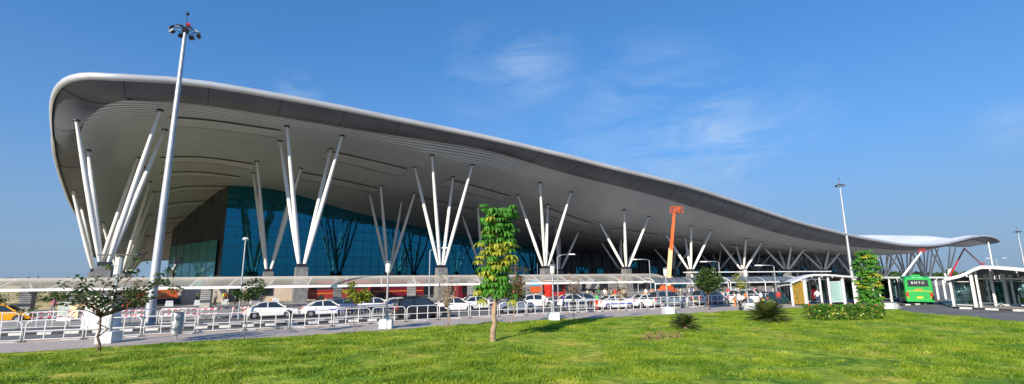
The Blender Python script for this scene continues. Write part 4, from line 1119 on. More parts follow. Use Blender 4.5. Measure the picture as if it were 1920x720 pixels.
def ptree(bx, by, ty, xl, xr, cy, label, seed, z=.14, **k):
    p, H, zc, hw, m = px_tree(bx, by, ty, xl, xr, cy, z)
    c = ((xl+xr)/2-bx)*m; d = (FY*c, -FX*c); cz = (H+zc)/2; rz = (H-zc)/2
    cl = k.pop('clump', .35); ln = k.pop('leaning', 0.)
    return tree(p, H, (d[0], d[1], cz, max(.1, hw-cl*.7), max(.1, hw-cl*.7)*.8, max(.1, rz-cl*.5)), label, seed, clump=cl, lean=(d[0]*ln, d[1]*ln), **k)
ptree(183, 656, 489, 100, 312, 590, 'small leaning tree with sparse spreading branches at the left edge of the lawn', 21, nbr=22, fork=.36, leafsize=.19, nleaf=24, clump=.30, mats=('leaf_dark', 'leaf_mid'), leaning=-.35, r=.065, two=True)
ptree(457, 637, 524, 432, 494, 575, 'thin sapling with a loose green head beside the path, before the taxi', 22, nbr=9, fork=.62, leafsize=.17, nleaf=36, clump=.26, mats=('leaf_dark', 'leaf_mid'), r=.025, z=.12, leaning=.5)
ptree(662, 625, 530, 636, 700, 573, 'thin sapling with a broad yellow-green head in front of the trolleys', 23, nbr=12, fork=.55, leafsize=.16, nleaf=50, clump=.28, mats=('leaf_mid', 'leaf_yellow'), r=.022, z=.12, leaning=.3)
ptree(838, 618, 515, 806, 868, 575, 'nearly bare small tree with upswept pale branches and few flowers', 24, nbr=18, fork=.4, leafsize=.12, nleaf=4, clump=.15, mats=('leaf_mid', 'leaf_red', 'leaf_mid'), r=.05, bark='bark_pale', two=True, z=.13)
ptree(962, 609, 490, 948, 998, 585, 'slim tree with reddish flowers close behind the drooping tree', 25, nbr=13, fork=.3, leafsize=.17, nleaf=34, clump=.28, mats=('leaf_mid', 'leaf_dark', 'leaf_red'), r=.05, bark='bark_pale', z=.13)
ptree(1076, 602, 512, 1060, 1098, 560, 'thin sapling with sparse reddish leaves right of the first lamp block', 26, nbr=8, fork=.4, leafsize=.13, nleaf=7, clump=.18, mats=('leaf_red', 'leaf_dry'), r=.03, bark='bark_pale', z=.12)
ptree(1165, 597, 518, 1147, 1192, 562, 'thin nearly bare sapling in front of the middle white taxi', 27, nbr=10, fork=.4, leafsize=.13, nleaf=6, clump=.18, mats=('leaf_dry', 'leaf_mid'), r=.03, bark='bark_pale', z=.12)
ptree(1330, 580, 505, 1300, 1366, 548, 'bushy round green tree at the roadside in front of the sixth column', 28, nbr=16, fork=.35, leafsize=.28, nleaf=60, clump=.55, mats=('leaf_dark', 'leaf_mid'), r=.08, z=.12)
ptree(1390, 580, 514, 1372, 1412, 548, 'thin yellowish sapling beside the lamp post at the large cycad', 29, nbr=9, fork=.5, leafsize=.18, nleaf=16, clump=.3, mats=('leaf_yellow', 'leaf_mid'), r=.03, z=.12)
# shrubs on the dry bank, far left
rw = random.Random(4)
for k in range(30):
    x = -62+k*1.75+rw.uniform(-1., 1.); y = 77+rw.uniform(0, 4)
    if x > -11: break
    rng = random.Random(50+k); H = rw.uniform(1.6, 3.2)
    t = thing('bank_shrub', 'loose olive shrub growing in dry grass behind the left pillars', 'shrub', (x, y, .0), 0, 'shrubs on the dry bank')
    tr = MB(); cr = MB()
    for j in range(5):
        b = limb(tr, (0, 0, -.1), (rng.gauss(0, .6), rng.gauss(0, .6), H*rng.uniform(.5, .9)), .05, .015, rng, 4)
        leaves(cr, b[-1], (.7, .7, .6), 90, .22, rng, (0, 1))
    tr.build('stems', 'bark', t); cr.build('crown', ['leaf_dark', 'leaf_mid'], t)
# cycads
def cycad(p, R, H, label, seed, n=60, mat_='cycad_leaf'):
    rng = random.Random(seed); t = thing('cycad', label, 'cycad', p); fr_ = MB()
    mb = MB(); mb.tube([(0, 0, -.05), (0, 0, .14), (0, 0, .24)], [.14, .16, .08], 9); mb.build('trunk', 'bark', t)
    for k in range(n):
        a = k*2.399+rng.uniform(-.1, .1); el = radians(6+78*((k+.5)/n))*rng.uniform(.85, 1.1); L = (R*cos(el)**2+H*1.02*sin(el)**2)*rng.uniform(.92, 1.12)
        d = Vector((cos(a), sin(a), 0)); sd = Vector((-sin(a), cos(a), 0)); p_ = Vector((0, 0, .2)); P = []; e = el
        N = 13
        for s in range(N+1): P.append((p_.copy(), e)); p_ = p_+(d*cos(e)+Vector((0, 0, sin(e))))*L/N; e -= .05
        fr_.tube([q for q, _ in P], .009, 3)
        for s in range(2, N+1):
            for h in range(2):
                q, e = P[s]; q = q-(P[s][0]-P[s-1][0])*(h*.5); ll = .22*R*sin(pi*(s-h*.5)/(N+1.5))+.03; tn = (P[s][0]-P[s-1][0]).normalized()
                for sg in (-1, 1): 
                    e_ = q+sd*sg*ll+tn*ll*.55+Vector((0, 0, .25*ll)); fr_.face([q-tn*.025, e_, q+tn*.03])
    fr_.build('fronds', mat_, t)
    return t
p = ground(1441, 603, .16); m = depth(p)/F; cycad(p, 38*m, height(1441, 567, p)-.16, 'large dark cycad with stiff spiky fronds near the lamp post', 3, 90)
p = ground(1284, 617, .16); cycad(p, 31*depth(p)/F, height(1284, 594, p)-.16, 'smaller cycad with arching fronds in the middle of the lawn', 5, 40)
# dry low shrub
p = ground(1240, 637, .14); rng = random.Random(6); t = thing('dry_shrub', 'low straggly brown shrub on the lawn in front of the small cycad', 'shrub', p)
tr = MB(); cr = MB(); m = depth(p)/F
for k in range(80):
    u = rng.uniform(-1, 1); o_ = Vector((FY, -FX, 0))*u*38*m+Vector((FX, FY, 0))*(rng.uniform(-.3, .3)-u*-.35)
    tip = o_+Vector((rng.gauss(0, .12), rng.gauss(0, .12), rng.uniform(.22, .52)*(1-.25*abs(u))))
    limb(tr, o_+Vector((0, 0, -.05)), tip, .009, .004, rng, 3); leaves(cr, o_.lerp(tip, .8), (.09, .09, .13), 8, .075, rng, (0, 0, 0, 1, 2))
tr.build('stems', 'bark_pale', t); cr.build('foliage', ['leaf_dry', 'leaf_yellow', 'leaf_red'], t)
# hedge
a = ground(1524, 600, .12); b = ground(1662, 599.5, .12); mid = (a+b)/2; ang = atan2(b.y-a.y, b.x-a.x); Lh = (b-a).length; dpt = 1.6
t = thing('hedge', 'clipped leafy hedge with red and pale flowers along the right of the lawn', 'hedge', mid, ang)
hh = height(1595, 574, mid)-.12; rng = random.Random(12); cr = MB(); st = MB(); fl = MB(); fw = MB()
for k in range(120): x = rng.uniform(-Lh/2, Lh/2)*.96; y = rng.uniform(.1, dpt); limb(st, (x, y, -.05), (x+rng.gauss(0, .1), y, hh*.85), .012, .006, rng, 3)
for k in range(6500):
    x = rng.uniform(-1, 1); y = rng.uniform(0, 1); z = rng.uniform(0, 1)
    f = rng.random()
    if f < .45: y = rng.uniform(0, .12)
    elif f < .75: z = rng.uniform(.85, 1)
    bx = .06*mnoise.noise(Vector((x*9, y*2, z*5)))*2
    top = hh*(1+.10*mnoise.noise(Vector((x*6, y*3, 2)))*2)
    X = x*Lh/2; Yy = y*dpt-bx; Z = z*top
    leaves(cr, (X, Yy, Z), (.05, .05, .05), 1, .17, rng, (0, 0, 0, 1, 1, 1, 2))
for k in range(22):
    x = rng.uniform(-1, 1)*Lh/2; z = hh*rng.uniform(.95, 1.12); y = rng.uniform(0, dpt)
    if k % 2: z = rng.uniform(.2, 1)*hh; y = -.06
    (fl if k % 4 < 1 or z > hh else fw).ball((x, y, z), .05, 6, 4)
st.build('stems', 'bark', t); cr.build('foliage', ['leaf_mid', 'leaf_green', 'leaf_yellow'], t); fl.build('red_flowers', 'flower', t); fw.build('pale_flowers', 'flower_white', t)
for i, (x, y) in enumerate([(1612, 592), (1655, 590)]):
    pass
for bx, by, lb in ((1671, 580, 'white concrete block at the right end of the hedge'),):
    p = ground(bx, by, .1); mb = MB(); mb.box((0, 0, .3), (.9, .8, .6), taper=.95); o = mb.build('concrete_block', 'base_white', loc=p); tag(o, lb, 'block')
#PART5
# ================================================================== BUS SHELTERS
def panemat():
    m = bpy.data.materials.new('shelter glass'); m.use_nodes = True; nt = m.node_tree; out = nt.nodes['Material Output']
    t = nt.nodes.new('ShaderNodeBsdfTransparent'); t.inputs[0].default_value = (.34, .52, .50, 1)
    g = nt.nodes.new('ShaderNodeBsdfGlossy'); g.inputs['Color'].default_value = (.55, .85, .82, 1); g.inputs['Roughness'].default_value = .03
    mx = nt.nodes.new('ShaderNodeMixShader'); mx.inputs[0].default_value = .22; nt.links.new(t.outputs[0], mx.inputs[1]); nt.links.new(g.outputs[0], mx.inputs[2]); nt.links.new(mx.outputs[0], out.inputs['Surface'])
    return m
M['pane'] = panemat()
M['frost'] = mat('frosted pane', (.42, .62, .56), .3, nscale=.5, namt=.1)
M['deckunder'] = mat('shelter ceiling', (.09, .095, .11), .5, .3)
M['gold'] = mat('gold poster', (.40, .24, .035), .4, nscale=3, namt=.2)
def vplane(px, py, P0, P1):
    a, b = ray(px, py); dx, dy = FX+a*FY, FY-a*FX; ux, uy = P1[0]-P0[0], P1[1]-P0[1]
    # D*(dx,dy) = P0 + s*(ux,uy)
    det = dx*(-uy)-dy*(-ux); D = (P0[0]*(-uy)-P0[1]*(-ux))/det
    return Vector((D*dx, D*dy, EYE+b*D))
def shelter(label, P0, P1, curve, posts, dep, panes, thick=.2, back_drop=.25, deep=True):
    """P0-P1 plan line of the front edge; curve = pixels of the roof's top front edge"""
    t = thing('bus_shelter', label, 'bus shelter', (P0[0], P0[1], 0)); O = Vector((P0[0], P0[1], 0))
    pts = [vplane(x, y, P0, P1) for x, y in curve]
    u = Vector((P1[0]-P0[0], P1[1]-P0[1], 0)); Lt = u.length; u.normalize(); dv = Vector(dep)
    s_ = [(p-O).dot(u) for p in pts]; zf = pchip(s_, [p.z for p in pts])
    n = int((s_[-1]-s_[0])/.6); S = [s_[0]+(s_[-1]-s_[0])*k/n for k in range(n+1)]
    P = lambda s, q, z: u*s+dv*q+Vector((0, 0, z))
    mb = MB(); mb.grid([[P(s, q, zf(s)-back_drop*q*q+.0) for q in (-.12, 0, .25, .5, .75, 1, 1.1)] for s in S]); rf = mb.build('roof', 'white_paint', t, smooth=True)
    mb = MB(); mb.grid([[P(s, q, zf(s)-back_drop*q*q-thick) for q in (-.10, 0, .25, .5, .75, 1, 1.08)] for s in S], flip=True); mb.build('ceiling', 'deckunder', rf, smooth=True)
    for q in (-.12, 1.1):
        mb = MB(); mb.grid([[P(s, q, zf(s)-back_drop*q*q-thick), P(s, q, zf(s)-back_drop*q*q+.01)] for s in S], flip=q > 0); mb.build('edge_trim', 'white_paint', rf, smooth=True)
    for k in range(0, n+1, 3):
        mb = MB(); s = S[k]
        for q0, q1 in ((-.1, .3), (.3, .7), (.7, 1.05)): mb.bar(P(s, q0, zf(s)-back_drop*q0*q0-thick-.08), P(s, q1, zf(s)-back_drop*q1*q1-thick-.08), .1, .16)
        mb.build('rafter', 'white_paint', rf)
    for px, w, q in posts:
        s = (vplane(px, 560, P0, P1)-O).dot(u); z = zf(s)-back_drop*q*q-thick
        mb = MB(); mb.bar(P(s, q, 0), P(s, q, z), w, w*.7); mb.build('post', 'white_paint', t)
    for xa, xb, q, kind in panes:
        sa = (vplane(xa, 560, P0, P1)-O).dot(u); sb = (vplane(xb, 560, P0, P1)-O).dot(u)
        mb = MB(); mb.bar(P(sa, q, 1.45), P(sb, q, 1.45), .03, 2.3); pn = mb.build('glass_panel', kind, t)
        for z in (.3, 2.62): f = MB(); f.bar(P(sa, q, z), P(sb, q, z), .06, .07); f.build('glass_rail', 'white_paint', pn)
    M.setdefault('shade_panel', mat('dark shade panel', (.03, .055, .06), .12, spec=.8))  # opaque dark sheets added; the shade behind the shelter is in their colour
    xs = sorted(px for px, w, q in posts if q == 0)
    for a_, b_ in zip(xs, xs[1:]):
        if b_-a_ < 12 or not deep: continue
        sa = (vplane(a_, 560, P0, P1)-O).dot(u)+.1; sb = (vplane(b_, 560, P0, P1)-O).dot(u)-.1
        mb = MB(); mb.bar(P(sa, 1.02, 1.55), P(sb, 1.02, 1.55), .04, 2.5); mb.build('back_shade_panel', 'shade_panel', t)
    return t, P, O, u, zf
t1, P_, O_, u_, zf_ = shelter('long bus shelter with wavy white roof and glass walls behind the flowering hedge', (53.4, 28.2), (88.5, 23.0),
    [(1480, 529), (1495, 523), (1509, 517), (1523, 514), (1545, 514), (1580, 516.5), (1609, 518), (1682, 519), (1780, 519)],
    [(1486, .22, 0), (1511, .42, 0), (1541, .2, 0), (1557, .2, .0), (1584, .28, 0), (1606, .5, 0), (1640, .3, 0), (1672, .22, 0), (1690, .3, 0), (1712, .2, 0), (1740, .3, 0), (1760, .25, 0), (1774, .25, 0), (1500, .15, 1), (1530, .15, 1), (1565, .15, 1), (1600, .15, 1), (1640, .15, 1), (1680, .15, 1), (1720, .15, 1)], (2.2, 2.4, 0),
    [(1514, 1540, .9, 'pane'), (1559, 1582, .06, 'frost'), (1588, 1602, .9, 'pane'), (1612, 1638, .5, 'pane'), (1644, 1670, .9, 'pane'), (1674, 1688, .5, 'pane'), (1693, 1711, .9, 'pane'), (1714, 1738, .9, 'pane'), (1742, 1759, .5, 'pane'), (1761, 1773, .9, 'pane'), (1545, 1556, .8, 'pane')])
q = MB(); a = vplane(1489, 560, (53.4, 28.2), (88.5, 23.0))-O_; b = vplane(1508, 560, (53.4, 28.2), (88.5, 23.0))-O_; a.z = b.z = 1.5
q.bar(a, b, .08, 2.5); po = q.build('poster_panel', 'gold', t1)
mk = MB(); rng = random.Random(3); d = (b-a)
for k in range(26): # leafy motif on the poster
    f = rng.uniform(.05, .42); z = rng.uniform(-.7, 1.05); c = a+d*f+Vector((0, -.06, z)); mk.bar(c, c+d*rng.uniform(-.08, .1)+Vector((0, 0, rng.uniform(.05, .16))), .01, .04)
mk.build('poster_motif', 'leaf_green', po)
q = MB(); q.bar(vplane(1529, 530, (53.4, 28.2), (88.5, 23.0))-O_+Vector((0, .4, -.1)), vplane(1542, 530, (53.4, 28.2), (88.5, 23.0))-O_+Vector((0, .4, -.1)), .12, .4); q.build('hanging_sign', 'black_plastic', t1)
q = MB(); q.bar(vplane(1543, 550, (53.4, 28.2), (88.5, 23.0))-O_+Vector((0, 1.2, 0)), vplane(1554, 550, (53.4, 28.2), (88.5, 23.0))-O_+Vector((0, 1.2, 0)), .06, 1.3); q.build('information_panel', PR, t1)
t2, P_, O_, u_, zf_ = shelter('right-hand bus shelter with curved white roof and glass walls on the striped kerb island', (65.4, 19.5), (62.2, 3.0),
    [(1772, 521), (1800, 515), (1817, 508), (1830, 501), (1842, 498), (1870, 499), (1920, 503), (1990, 509), (2080, 517)],
    [(1787, .24, 0), (1828, .30, 0), (1837, .2, .06), (1900, .26, .95), (1800, .2, 1), (1862, .26, .6), (1884, .5, .9), (1870, .2, 1), (1946, .26, .6), (1995, .3, 0), (1925, .35, 1), (1850, .2, .95)], (6.5, 1.2, 0),
    [(1792, 1822, .02, 'pane'), (1842, 1862, .95, 'pane'), (1866, 1882, .6, 'pane'), (1890, 1910, .95, 'pane'), (1912, 1935, .6, 'pane'), (1940, 1990, .9, 'pane')], thick=.3, back_drop=.5)
for k, s in enumerate((4.5, 8.0, 11.5)):
    q = MB(); q.box(u_*s+Vector((2.2, 0, .48)), (.5, 1.8, .06), rz=-.2)
    for e in (-.7, .7): q.box(u_*s+Vector((2.2, e, .24)), (.4, .08, .46))
    q.build('bench', 'steel', t2)
# flat upper canopy between the walkway roof and the shelter
t = thing('flat_canopy', 'thin flat white canopy on short posts above the barrel canopies', 'canopy', (76, 44, 0), -.28)
q = MB(); q.box((0, 0, 3.95), (27, 3., .14)); q.build('roof', 'white_paint', t)
for k in range(6):
    q = MB(); q.tube([(-13+k*5.2, 0, 0), (-13+k*5.2, 0, 3.9)], .14, 8); q.build('post', 'white_paint', t)

# ================================================================== BOOM LIFTS, PARASOL, MACHINES
def basket(par, c, mt, s=1.):
    q = MB(); c = Vector(c)
    q.box(c+Vector((0, 0, .05)), (1.8*s, .9*s, .1))
    for z in (.5, 1.05): q.tube([c+Vector((x*.9*s, y*.45*s, z)) for x, y in ((-1, -1), (1, -1), (1, 1), (-1, 1), (-1, -1))], .05, 6)
    for x in (-1, 0, 1):
        for y in (-1, 1): q.tube([c+Vector((x*.9*s, y*.45*s, 0)), c+Vector((x*.9*s, y*.45*s, 1.05))], .05, 6)
    q.box(c+Vector((0, -.4*s, .75)), (.6*s, .2, .6)); return q.build('basket', mt, par)
def chassis(t, mt, L=3.2):
    q = MB(); q.box((0, 0, .85), (L, 1.9, .8), taper=.9); q.box((-.3, 0, 1.5), (1.8, 1.5, .7), taper=.85); q.build('chassis', mt, t)
    for x in (-L*.36, L*.36):
        for y in (-1, 1): q = MB(); q.tube([(x, y*.75, .45), (x, y*1.05, .45)], .45, 14); q.build('wheel', 'tyre', t)
p = Vector(onY(1251, 520, 54)); p.z = 0; top = onY(1264, 398, 52); mid_ = onY(1257.5, 465, 53.4)
t = thing('boom_lift', 'tall orange boom lift raised almost upright with a basket under the roof edge', 'boom lift', p)
chassis(t, 'orange')
q = MB(); q.tube([Vector((0, 0, 1.5)), mid_-p], [.52, .46], 4); q.build('lower_boom', mat('pale orange paint', (.8, .5, .25), .5, nscale=1, namt=.1), t)
q = MB(); q.tube([mid_-p-Vector((0, 0, .6)), top-p], [.40, .28], 4); q.build('upper_boom', 'orange', t)
basket(t, top-p+Vector((.7, 0, -.1)), 'orange', 1.1)
p = Vector(onY(1684, 520, 54)); p.z = 0; top = onY(1727, 473, 52)
t = thing('boom_lift', 'white boom lift slanting up to a red basket at the low part of the roof', 'boom lift', p)
chassis(t, 'white_paint', 4); q = MB(); q.tube([Vector((0, 0, 1.3)), top-p], [.36, .27], 4); q.build('boom', 'white_paint', t)
basket(t, top-p+Vector((.9, 0, -.1)), 'red', 1.15)
p = Vector(onY(1778, 520, 70)); p.z = 0; k1 = onY(1808, 466, 70); k2 = onY(1842, 497, 70)
t = thing('boom_lift', 'red articulated boom lift folded in a peak among the far right columns', 'boom lift', p)
chassis(t, 'red', 4.5); q = MB(); q.tube([Vector((0, 0, 1.3)), k1-p], [.36, .32], 4); q.build('lower_boom', 'red', t)
q = MB(); q.tube([k1-p, k2-p], [.34, .28], 4); q.build('upper_boom', 'red', t); basket(t, k2-p, 'red', 1.5)
# orange parasol
p = ground(1254, 572, 0); h = height(1254, 544, p)
t = thing('parasol', 'orange parasol open beside the silver people carrier', 'parasol', p)
q = MB(); q.tube([(0, 0, 0), (0, 0, h)], .03, 6); q.build('pole', 'steel', t)
q = MB(); q.grid([[(r*cos(2*pi*k/12), r*sin(2*pi*k/12), h-.55*(r/1.1)**1.5) for k in range(13)] for r in (.01, .5, 1.1)], flip=True); q.build('canopy', 'orange', t, smooth=False)
# beige site wall, kiosks and machines below the left canopy
t = thing('site_wall', 'low beige wall with a dark doorway under the left part of the canopy', 'wall', (2, 84, .13), -.03)
q = MB(); q.box((0, 0, 1.15), (24, .3, 2.3)); q.build('wall', mat('beige render', (.55, .46, .38), .8, nscale=.6, namt=.1), t)
q = MB(); q.box((1.5, -.2, 1.0), (1.6, .1, 2.)); q.build('door', 'dark', t)
q = MB(); q.box((5.5, -.2, 1.4), (2.4, .1, 1.2)); q.build('window', 'car_glass', t)
q = MB(); q.box((0, 0, 2.36), (24.4, .6, .12)); q.build('coping', 'concrete', t)
def kiosk(x, y, w, h, mt, label, awn='white_paint'):
    t = thing('kiosk', label, 'kiosk', (x, y, .13), -.04); q = MB(); q.box((0, 0, h/2), (w, 2.2, h)); q.build('body', mt, t)
    q = MB(); q.box((0, -1.16, h*.55), (w*.7, .08, h*.45)); q.build('counter_opening', 'dark', t)
    q = MB(); q.box((0, -1.4, h+.05), (w+.4, 3., .14)); q.build('roof', awn, t); return t
kiosk(-9, 79, 4, 2.5, 'orange', 'orange kiosk with white roof near the left floodlight mast')
kiosk(50.5, 66, 3.2, 2.6, 'red', 'red kiosk framed in white behind the second row of trolleys')
kiosk(37, 72, 4.5, 2.4, PR, 'maroon kiosk behind the drooping tree', 'dark_steel')
p = Vector((45.8, 66, .13)); t = thing('hoarding', 'blue and orange board standing right of the curved street lamp', 'sign', p, -.1)
q = MB(); q.box((0, 0, 2.35), (3., .15, 1.1)); q.build('upper_panel', mat('cyan board', (.03, .38, .62), .4), t)
q = MB(); q.box((0, 0, 1.3), (3.6, .15, .95)); q.build('lower_panel', 'orange', t)
for x in (-1.4, 1.4): q = MB(); q.tube([(x, .12, 0), (x, .12, 2.4)], .05, 6); q.build('leg', 'steel', t)
# excavator with raised arm
p = Vector(onY(314, 545, 82)); p.z = .13
t = thing('excavator', 'orange excavator with dark arm raised under the roof behind the mast', 'excavator', p, .2)
for y in (-.9, .9): q = MB(); q.box((0, y, .42), (3.2, .55, .8), taper=.85); q.build('track', 'dark_steel', t)
q = MB(); q.box((-.3, 0, 1.45), (2.8, 2.3, 1.1), taper=.92); q.build('body', 'orange', t)
q = MB(); q.box((.7, .6, 2.3), (1.3, 1., 1.4), taper=.85); q.build('cab', 'car_glass', t)
a1 = onY(322, 510, 82)-p; a2 = onY(334, 489, 82)-p
q = MB(); q.tube([(.6, -.2, 1.9), Vector(a1)], .3, 4); q.tube([Vector(a1), Vector(a2)], .22, 4); q.build('arm', 'dark_steel', t)
q = MB(); q.box(Vector(a2), (.9, .7, .8)); q.build('bucket', 'dark_steel', t)
# concrete planters / jersey blocks in front of the beige wall
for k in range(7):
    p = Vector((-4+k*3.1, 76.5, .13)); mb = MB(); mb.box((0, 0, .35), (.9, .7, .7), taper=.85); o = mb.build('concrete_block', 'base_white', loc=p)
    tag(o, 'small white concrete block in the row before the beige wall', 'block', 'white blocks before the beige wall')

# ================================================================== PEOPLE
SK = {'skin': mat('skin', (.28, .15, .09), .5), 'skin2': mat('deep skin', (.17, .09, .055), .5)}
CL = {n: mat('cloth '+n, c, .85, nscale=8, namt=.12) for n, c in dict(white=(.72, .72, .70), red=(.55, .04, .04), orange=(.8, .22, .03), blue=(.08, .15, .4), purple=(.2, .06, .4), green=(.1, .4, .12), hivis=(.55, .7, .05), grey=(.25, .25, .26), cream=(.6, .52, .38), black=(.03, .03, .035), navy=(.03, .04, .09), pink=(.6, .2, .25)).items()}
M['hair'] = mat('black hair', (.015, .012, .01), .5)
M['shoe'] = mat('black shoes', (.02, .02, .02), .4)
def human_mesh(pose):
    """one continuous skinned body, feet on z=0, facing +X"""
    st = {'stand': (.04, -.04, 0, 0, .05, .05), 'walk': (.24, -.26, .0, .10, .22, -.20), 'walk2': (-.22, .25, .1, .0, -.18, .22), 'carry': (.1, -.1, 0, 0, .25, .3)}[pose]
    la, lb, ka, kb, ha, hb = st
    J = {}; E = []; R = {}
    def j(n, p, r): J[n] = Vector(p); R[n] = r
    j('pelvis', (0, 0, .95), (.125, .16)); j('waist', (0, 0, 1.08), (.105, .14)); j('chest', (.01, 0, 1.27), (.12, .175)); j('neckb', (0, 0, 1.43), (.07, .09)); j('neck', (.01, 0, 1.50), (.055, .055)); j('jaw', (.03, 0, 1.56), (.07, .062)); j('head', (.02, 0, 1.65), (.095, .078)); j('crown', (.0, 0, 1.715), (.062, .055)); j('nose', (.108, 0, 1.61), (.012, .012))
    for s, l, k_, h in ((1, la, ka, ha), (-1, lb, kb, hb)):
        n = 'LR'[s < 0]
        j('hip'+n, (0, s*.09, .90), .095); j('thigh'+n, (l*.28+.02, s*.095, .70), .082); j('knee'+n, (l*.5+.03, s*.095, .50+k_*.3), .058); j('calf'+n, (l*.72, s*.095, .34+k_*.6), .056)
        j('ankle'+n, (l*1.0-.02, s*.095, .09+k_), .038); j('heel'+n, (l-.05, s*.095, .05+k_), .036); j('toe'+n, (l+.15, s*.11, .035+k_*.4), .034)
        j('sh'+n, (0, s*.17, 1.40), .065); j('el'+n, (-.02+h*.35, s*.245, 1.13), .042); j('wr'+n, (h*.9+.04, s*.235, .90+abs(h)*.12), .028); j('palm'+n, (h*1.0+.06, s*.235, .84+abs(h)*.12), (.022, .034))
        E += [('pelvis', 'hip'+n), ('hip'+n, 'thigh'+n), ('thigh'+n, 'knee'+n), ('knee'+n, 'calf'+n), ('calf'+n, 'ankle'+n), ('ankle'+n, 'heel'+n), ('ankle'+n, 'toe'+n), ('neckb', 'sh'+n), ('sh'+n, 'el'+n), ('el'+n, 'wr'+n), ('wr'+n, 'palm'+n)]
        b = J['palm'+n]
        for f in range(4):
            j('f%d'%f+n, b+Vector((-.025+f*.018, 0, -.05-.012*(1-abs(f-1.5)/2))), .009); j('g%d'%f+n, b+Vector((-.02+f*.018, -s*.012, -.095-.015*(1-abs(f-1.5)/2))), .008); E += [('palm'+n, 'f%d'%f+n), ('f%d'%f+n, 'g%d'%f+n)]
        j('th'+n, b+Vector((.045, -s*.01, -.01)), .01); j('ti'+n, b+Vector((.055, -s*.02, -.045)), .009); E += [('palm'+n, 'th'+n), ('th'+n, 'ti'+n)]
    E += [('pelvis', 'waist'), ('waist', 'chest'), ('chest', 'neckb'), ('neckb', 'neck'), ('neck', 'jaw'), ('jaw', 'head'), ('head', 'crown'), ('head', 'nose')]
    names = list(J); me = bpy.data.meshes.new('sk'); me.from_pydata([J[n] for n in names], [(names.index(a), names.index(b)) for a, b in E], [])
    o = bpy.data.objects.new('sk', me); COL.objects.link(o); md = o.modifiers.new('s', 'SKIN'); md.use_smooth_shade = True; sv = me.skin_vertices[0].data
    for i, n in enumerate(names):
        r = R[n]; sv[i].radius = r if isinstance(r, tuple) else (r, r); sv[i].use_root = (n == 'pelvis')
    o.modifiers.new('u', 'SUBSURF').levels = 1
    dg = bpy.context.evaluated_depsgraph_get(); out = bpy.data.meshes.new_from_object(o.evaluated_get(dg)); bpy.data.objects.remove(o)
    mz = min(v.co.z for v in out.vertices)
    for v in out.vertices: v.co.z -= mz
    cls = lambda a, b: (0 if {a, b} & {'neck', 'jaw', 'head', 'crown', 'nose'} and b not in ('neck',) else 0 if a[:2] in ('wr', 'pa', 'f0', 'f1', 'f2', 'f3', 'th', 'ti') and a[:3] != 'thi' else 3 if b[:3] in ('hee', 'toe') else 2 if a[:3] in ('hip', 'thi', 'kne', 'cal') or b[:3] == 'hip' else 0 if a[:2] == 'el' else 1)
    segs = [(J[a], J[b], cls(a, b)) for a, b in E]
    while len(out.materials): out.materials.pop()
    for m in (SK['skin'], CL['white'], CL['navy'], M['shoe']): out.materials.append(m)
    for pl_ in out.polygons:
        c = pl_.center+Vector((0, 0, mz)); best = 9; mi = 1
        for a, b, k in segs:
            ab = b-a; t_ = max(0, min(1, (c-a).dot(ab)/ab.length_squared)); d = (c-a-ab*t_).length
            if d < best: best = d; mi = k
        if mi == 1 and c.z < .98: mi = 2
        pl_.material_index = mi; pl_.use_smooth = True
    return out, J
hm = {}
def person(p, rz, shirt, trousers, label, pose='stand', group=None, s=1., skin='skin', bag=None, z=None):
    if pose not in hm: hm[pose] = human_mesh(pose)
    me, J = hm[pose]; o = bpy.data.objects.new('person', me); COL.objects.link(o); o.location = p; o.rotation_euler = (0, 0, rz); o.scale = (s, s, s)
    for k, m in ((0, SK[skin]), (1, CL[shirt]), (2, CL[trousers])): o.material_slots[k].link = 'OBJECT'; o.material_slots[k].material = m
    tag(o, label, 'person', group)
    if 'hair' not in hm:
        q = MB(); rows = []
        for a in range(6):
            t_ = (a+.2)/5*pi*.56; rows.append([(-.008+.108*sin(t_)*cos(2*pi*b/12)*(1 if cos(2*pi*b/12) < .2 else .8), .09*sin(t_)*sin(2*pi*b/12), 1.66+.105*cos(t_)) for b in range(13)])
        q.grid(rows, flip=True); h = q.build('hair', 'hair', None, smooth=True); hm['hair'] = h.data; bpy.data.objects.remove(h)
    h = bpy.data.objects.new('hair', hm['hair']); COL.objects.link(h); h.parent = o; h.location.z = .02
    if bag:
        q = MB(); q.box((-.21, 0, 1.22), (.2, .32, .45), taper=.85); b_ = q.build('backpack', 'black_plastic', loc=p); b_.rotation_euler = (0, 0, rz); b_.scale = (s, s, s)
        tag(b_, 'black backpack on the back of the man in white behind the railing', 'backpack')
    return o
base_dir = atan2(-.1, 1)
person(ground(1388, 583.5, .11), base_dir+.1, 'white', 'black', 'man in white shirt and dark trousers walking on the path beside the large cycad', 'walk', s=1.03)
p = ground(1449, 579, .0); person(ground(1449, 577, 0)+Vector((0, 1.2, 0)), base_dir+2.8, 'white', 'black', 'man in white shirt with black backpack behind the railing near the golden panel', 'stand', s=1.05, bag=1)
person(ground(1535, 574, .11), base_dir+.5, 'white', 'navy', 'man in white shirt standing in the shelter opening above the hedge', 'stand', s=1.05)
person(ground(97, 591, .1), 2., 'pink', 'grey', 'person in pink shirt walking near the left canopy pillar', 'walk')
person(ground(1064, 583, 0)+Vector((0, .6, 0)), 2.4, 'purple', 'navy', 'person in purple shirt pushing trolleys just right of the lamp post', 'carry')
person(ground(1049, 583, 0)+Vector((0, .6, 0)), .3, 'navy', 'navy', 'person in dark blue clothes between lamp post and the one in purple', 'stand')
person(ground(1037, 583, 0)+Vector((0, 1.6, 0)), .3, 'white', 'grey', 'person in white shirt left behind the lamp post by the railing', 'stand')
person(ground(1131, 582, 0)+Vector((0, .9, 0)), 1.2, 'green', 'red', 'person in green shirt at the right end of the middle trolley row', 'stand')
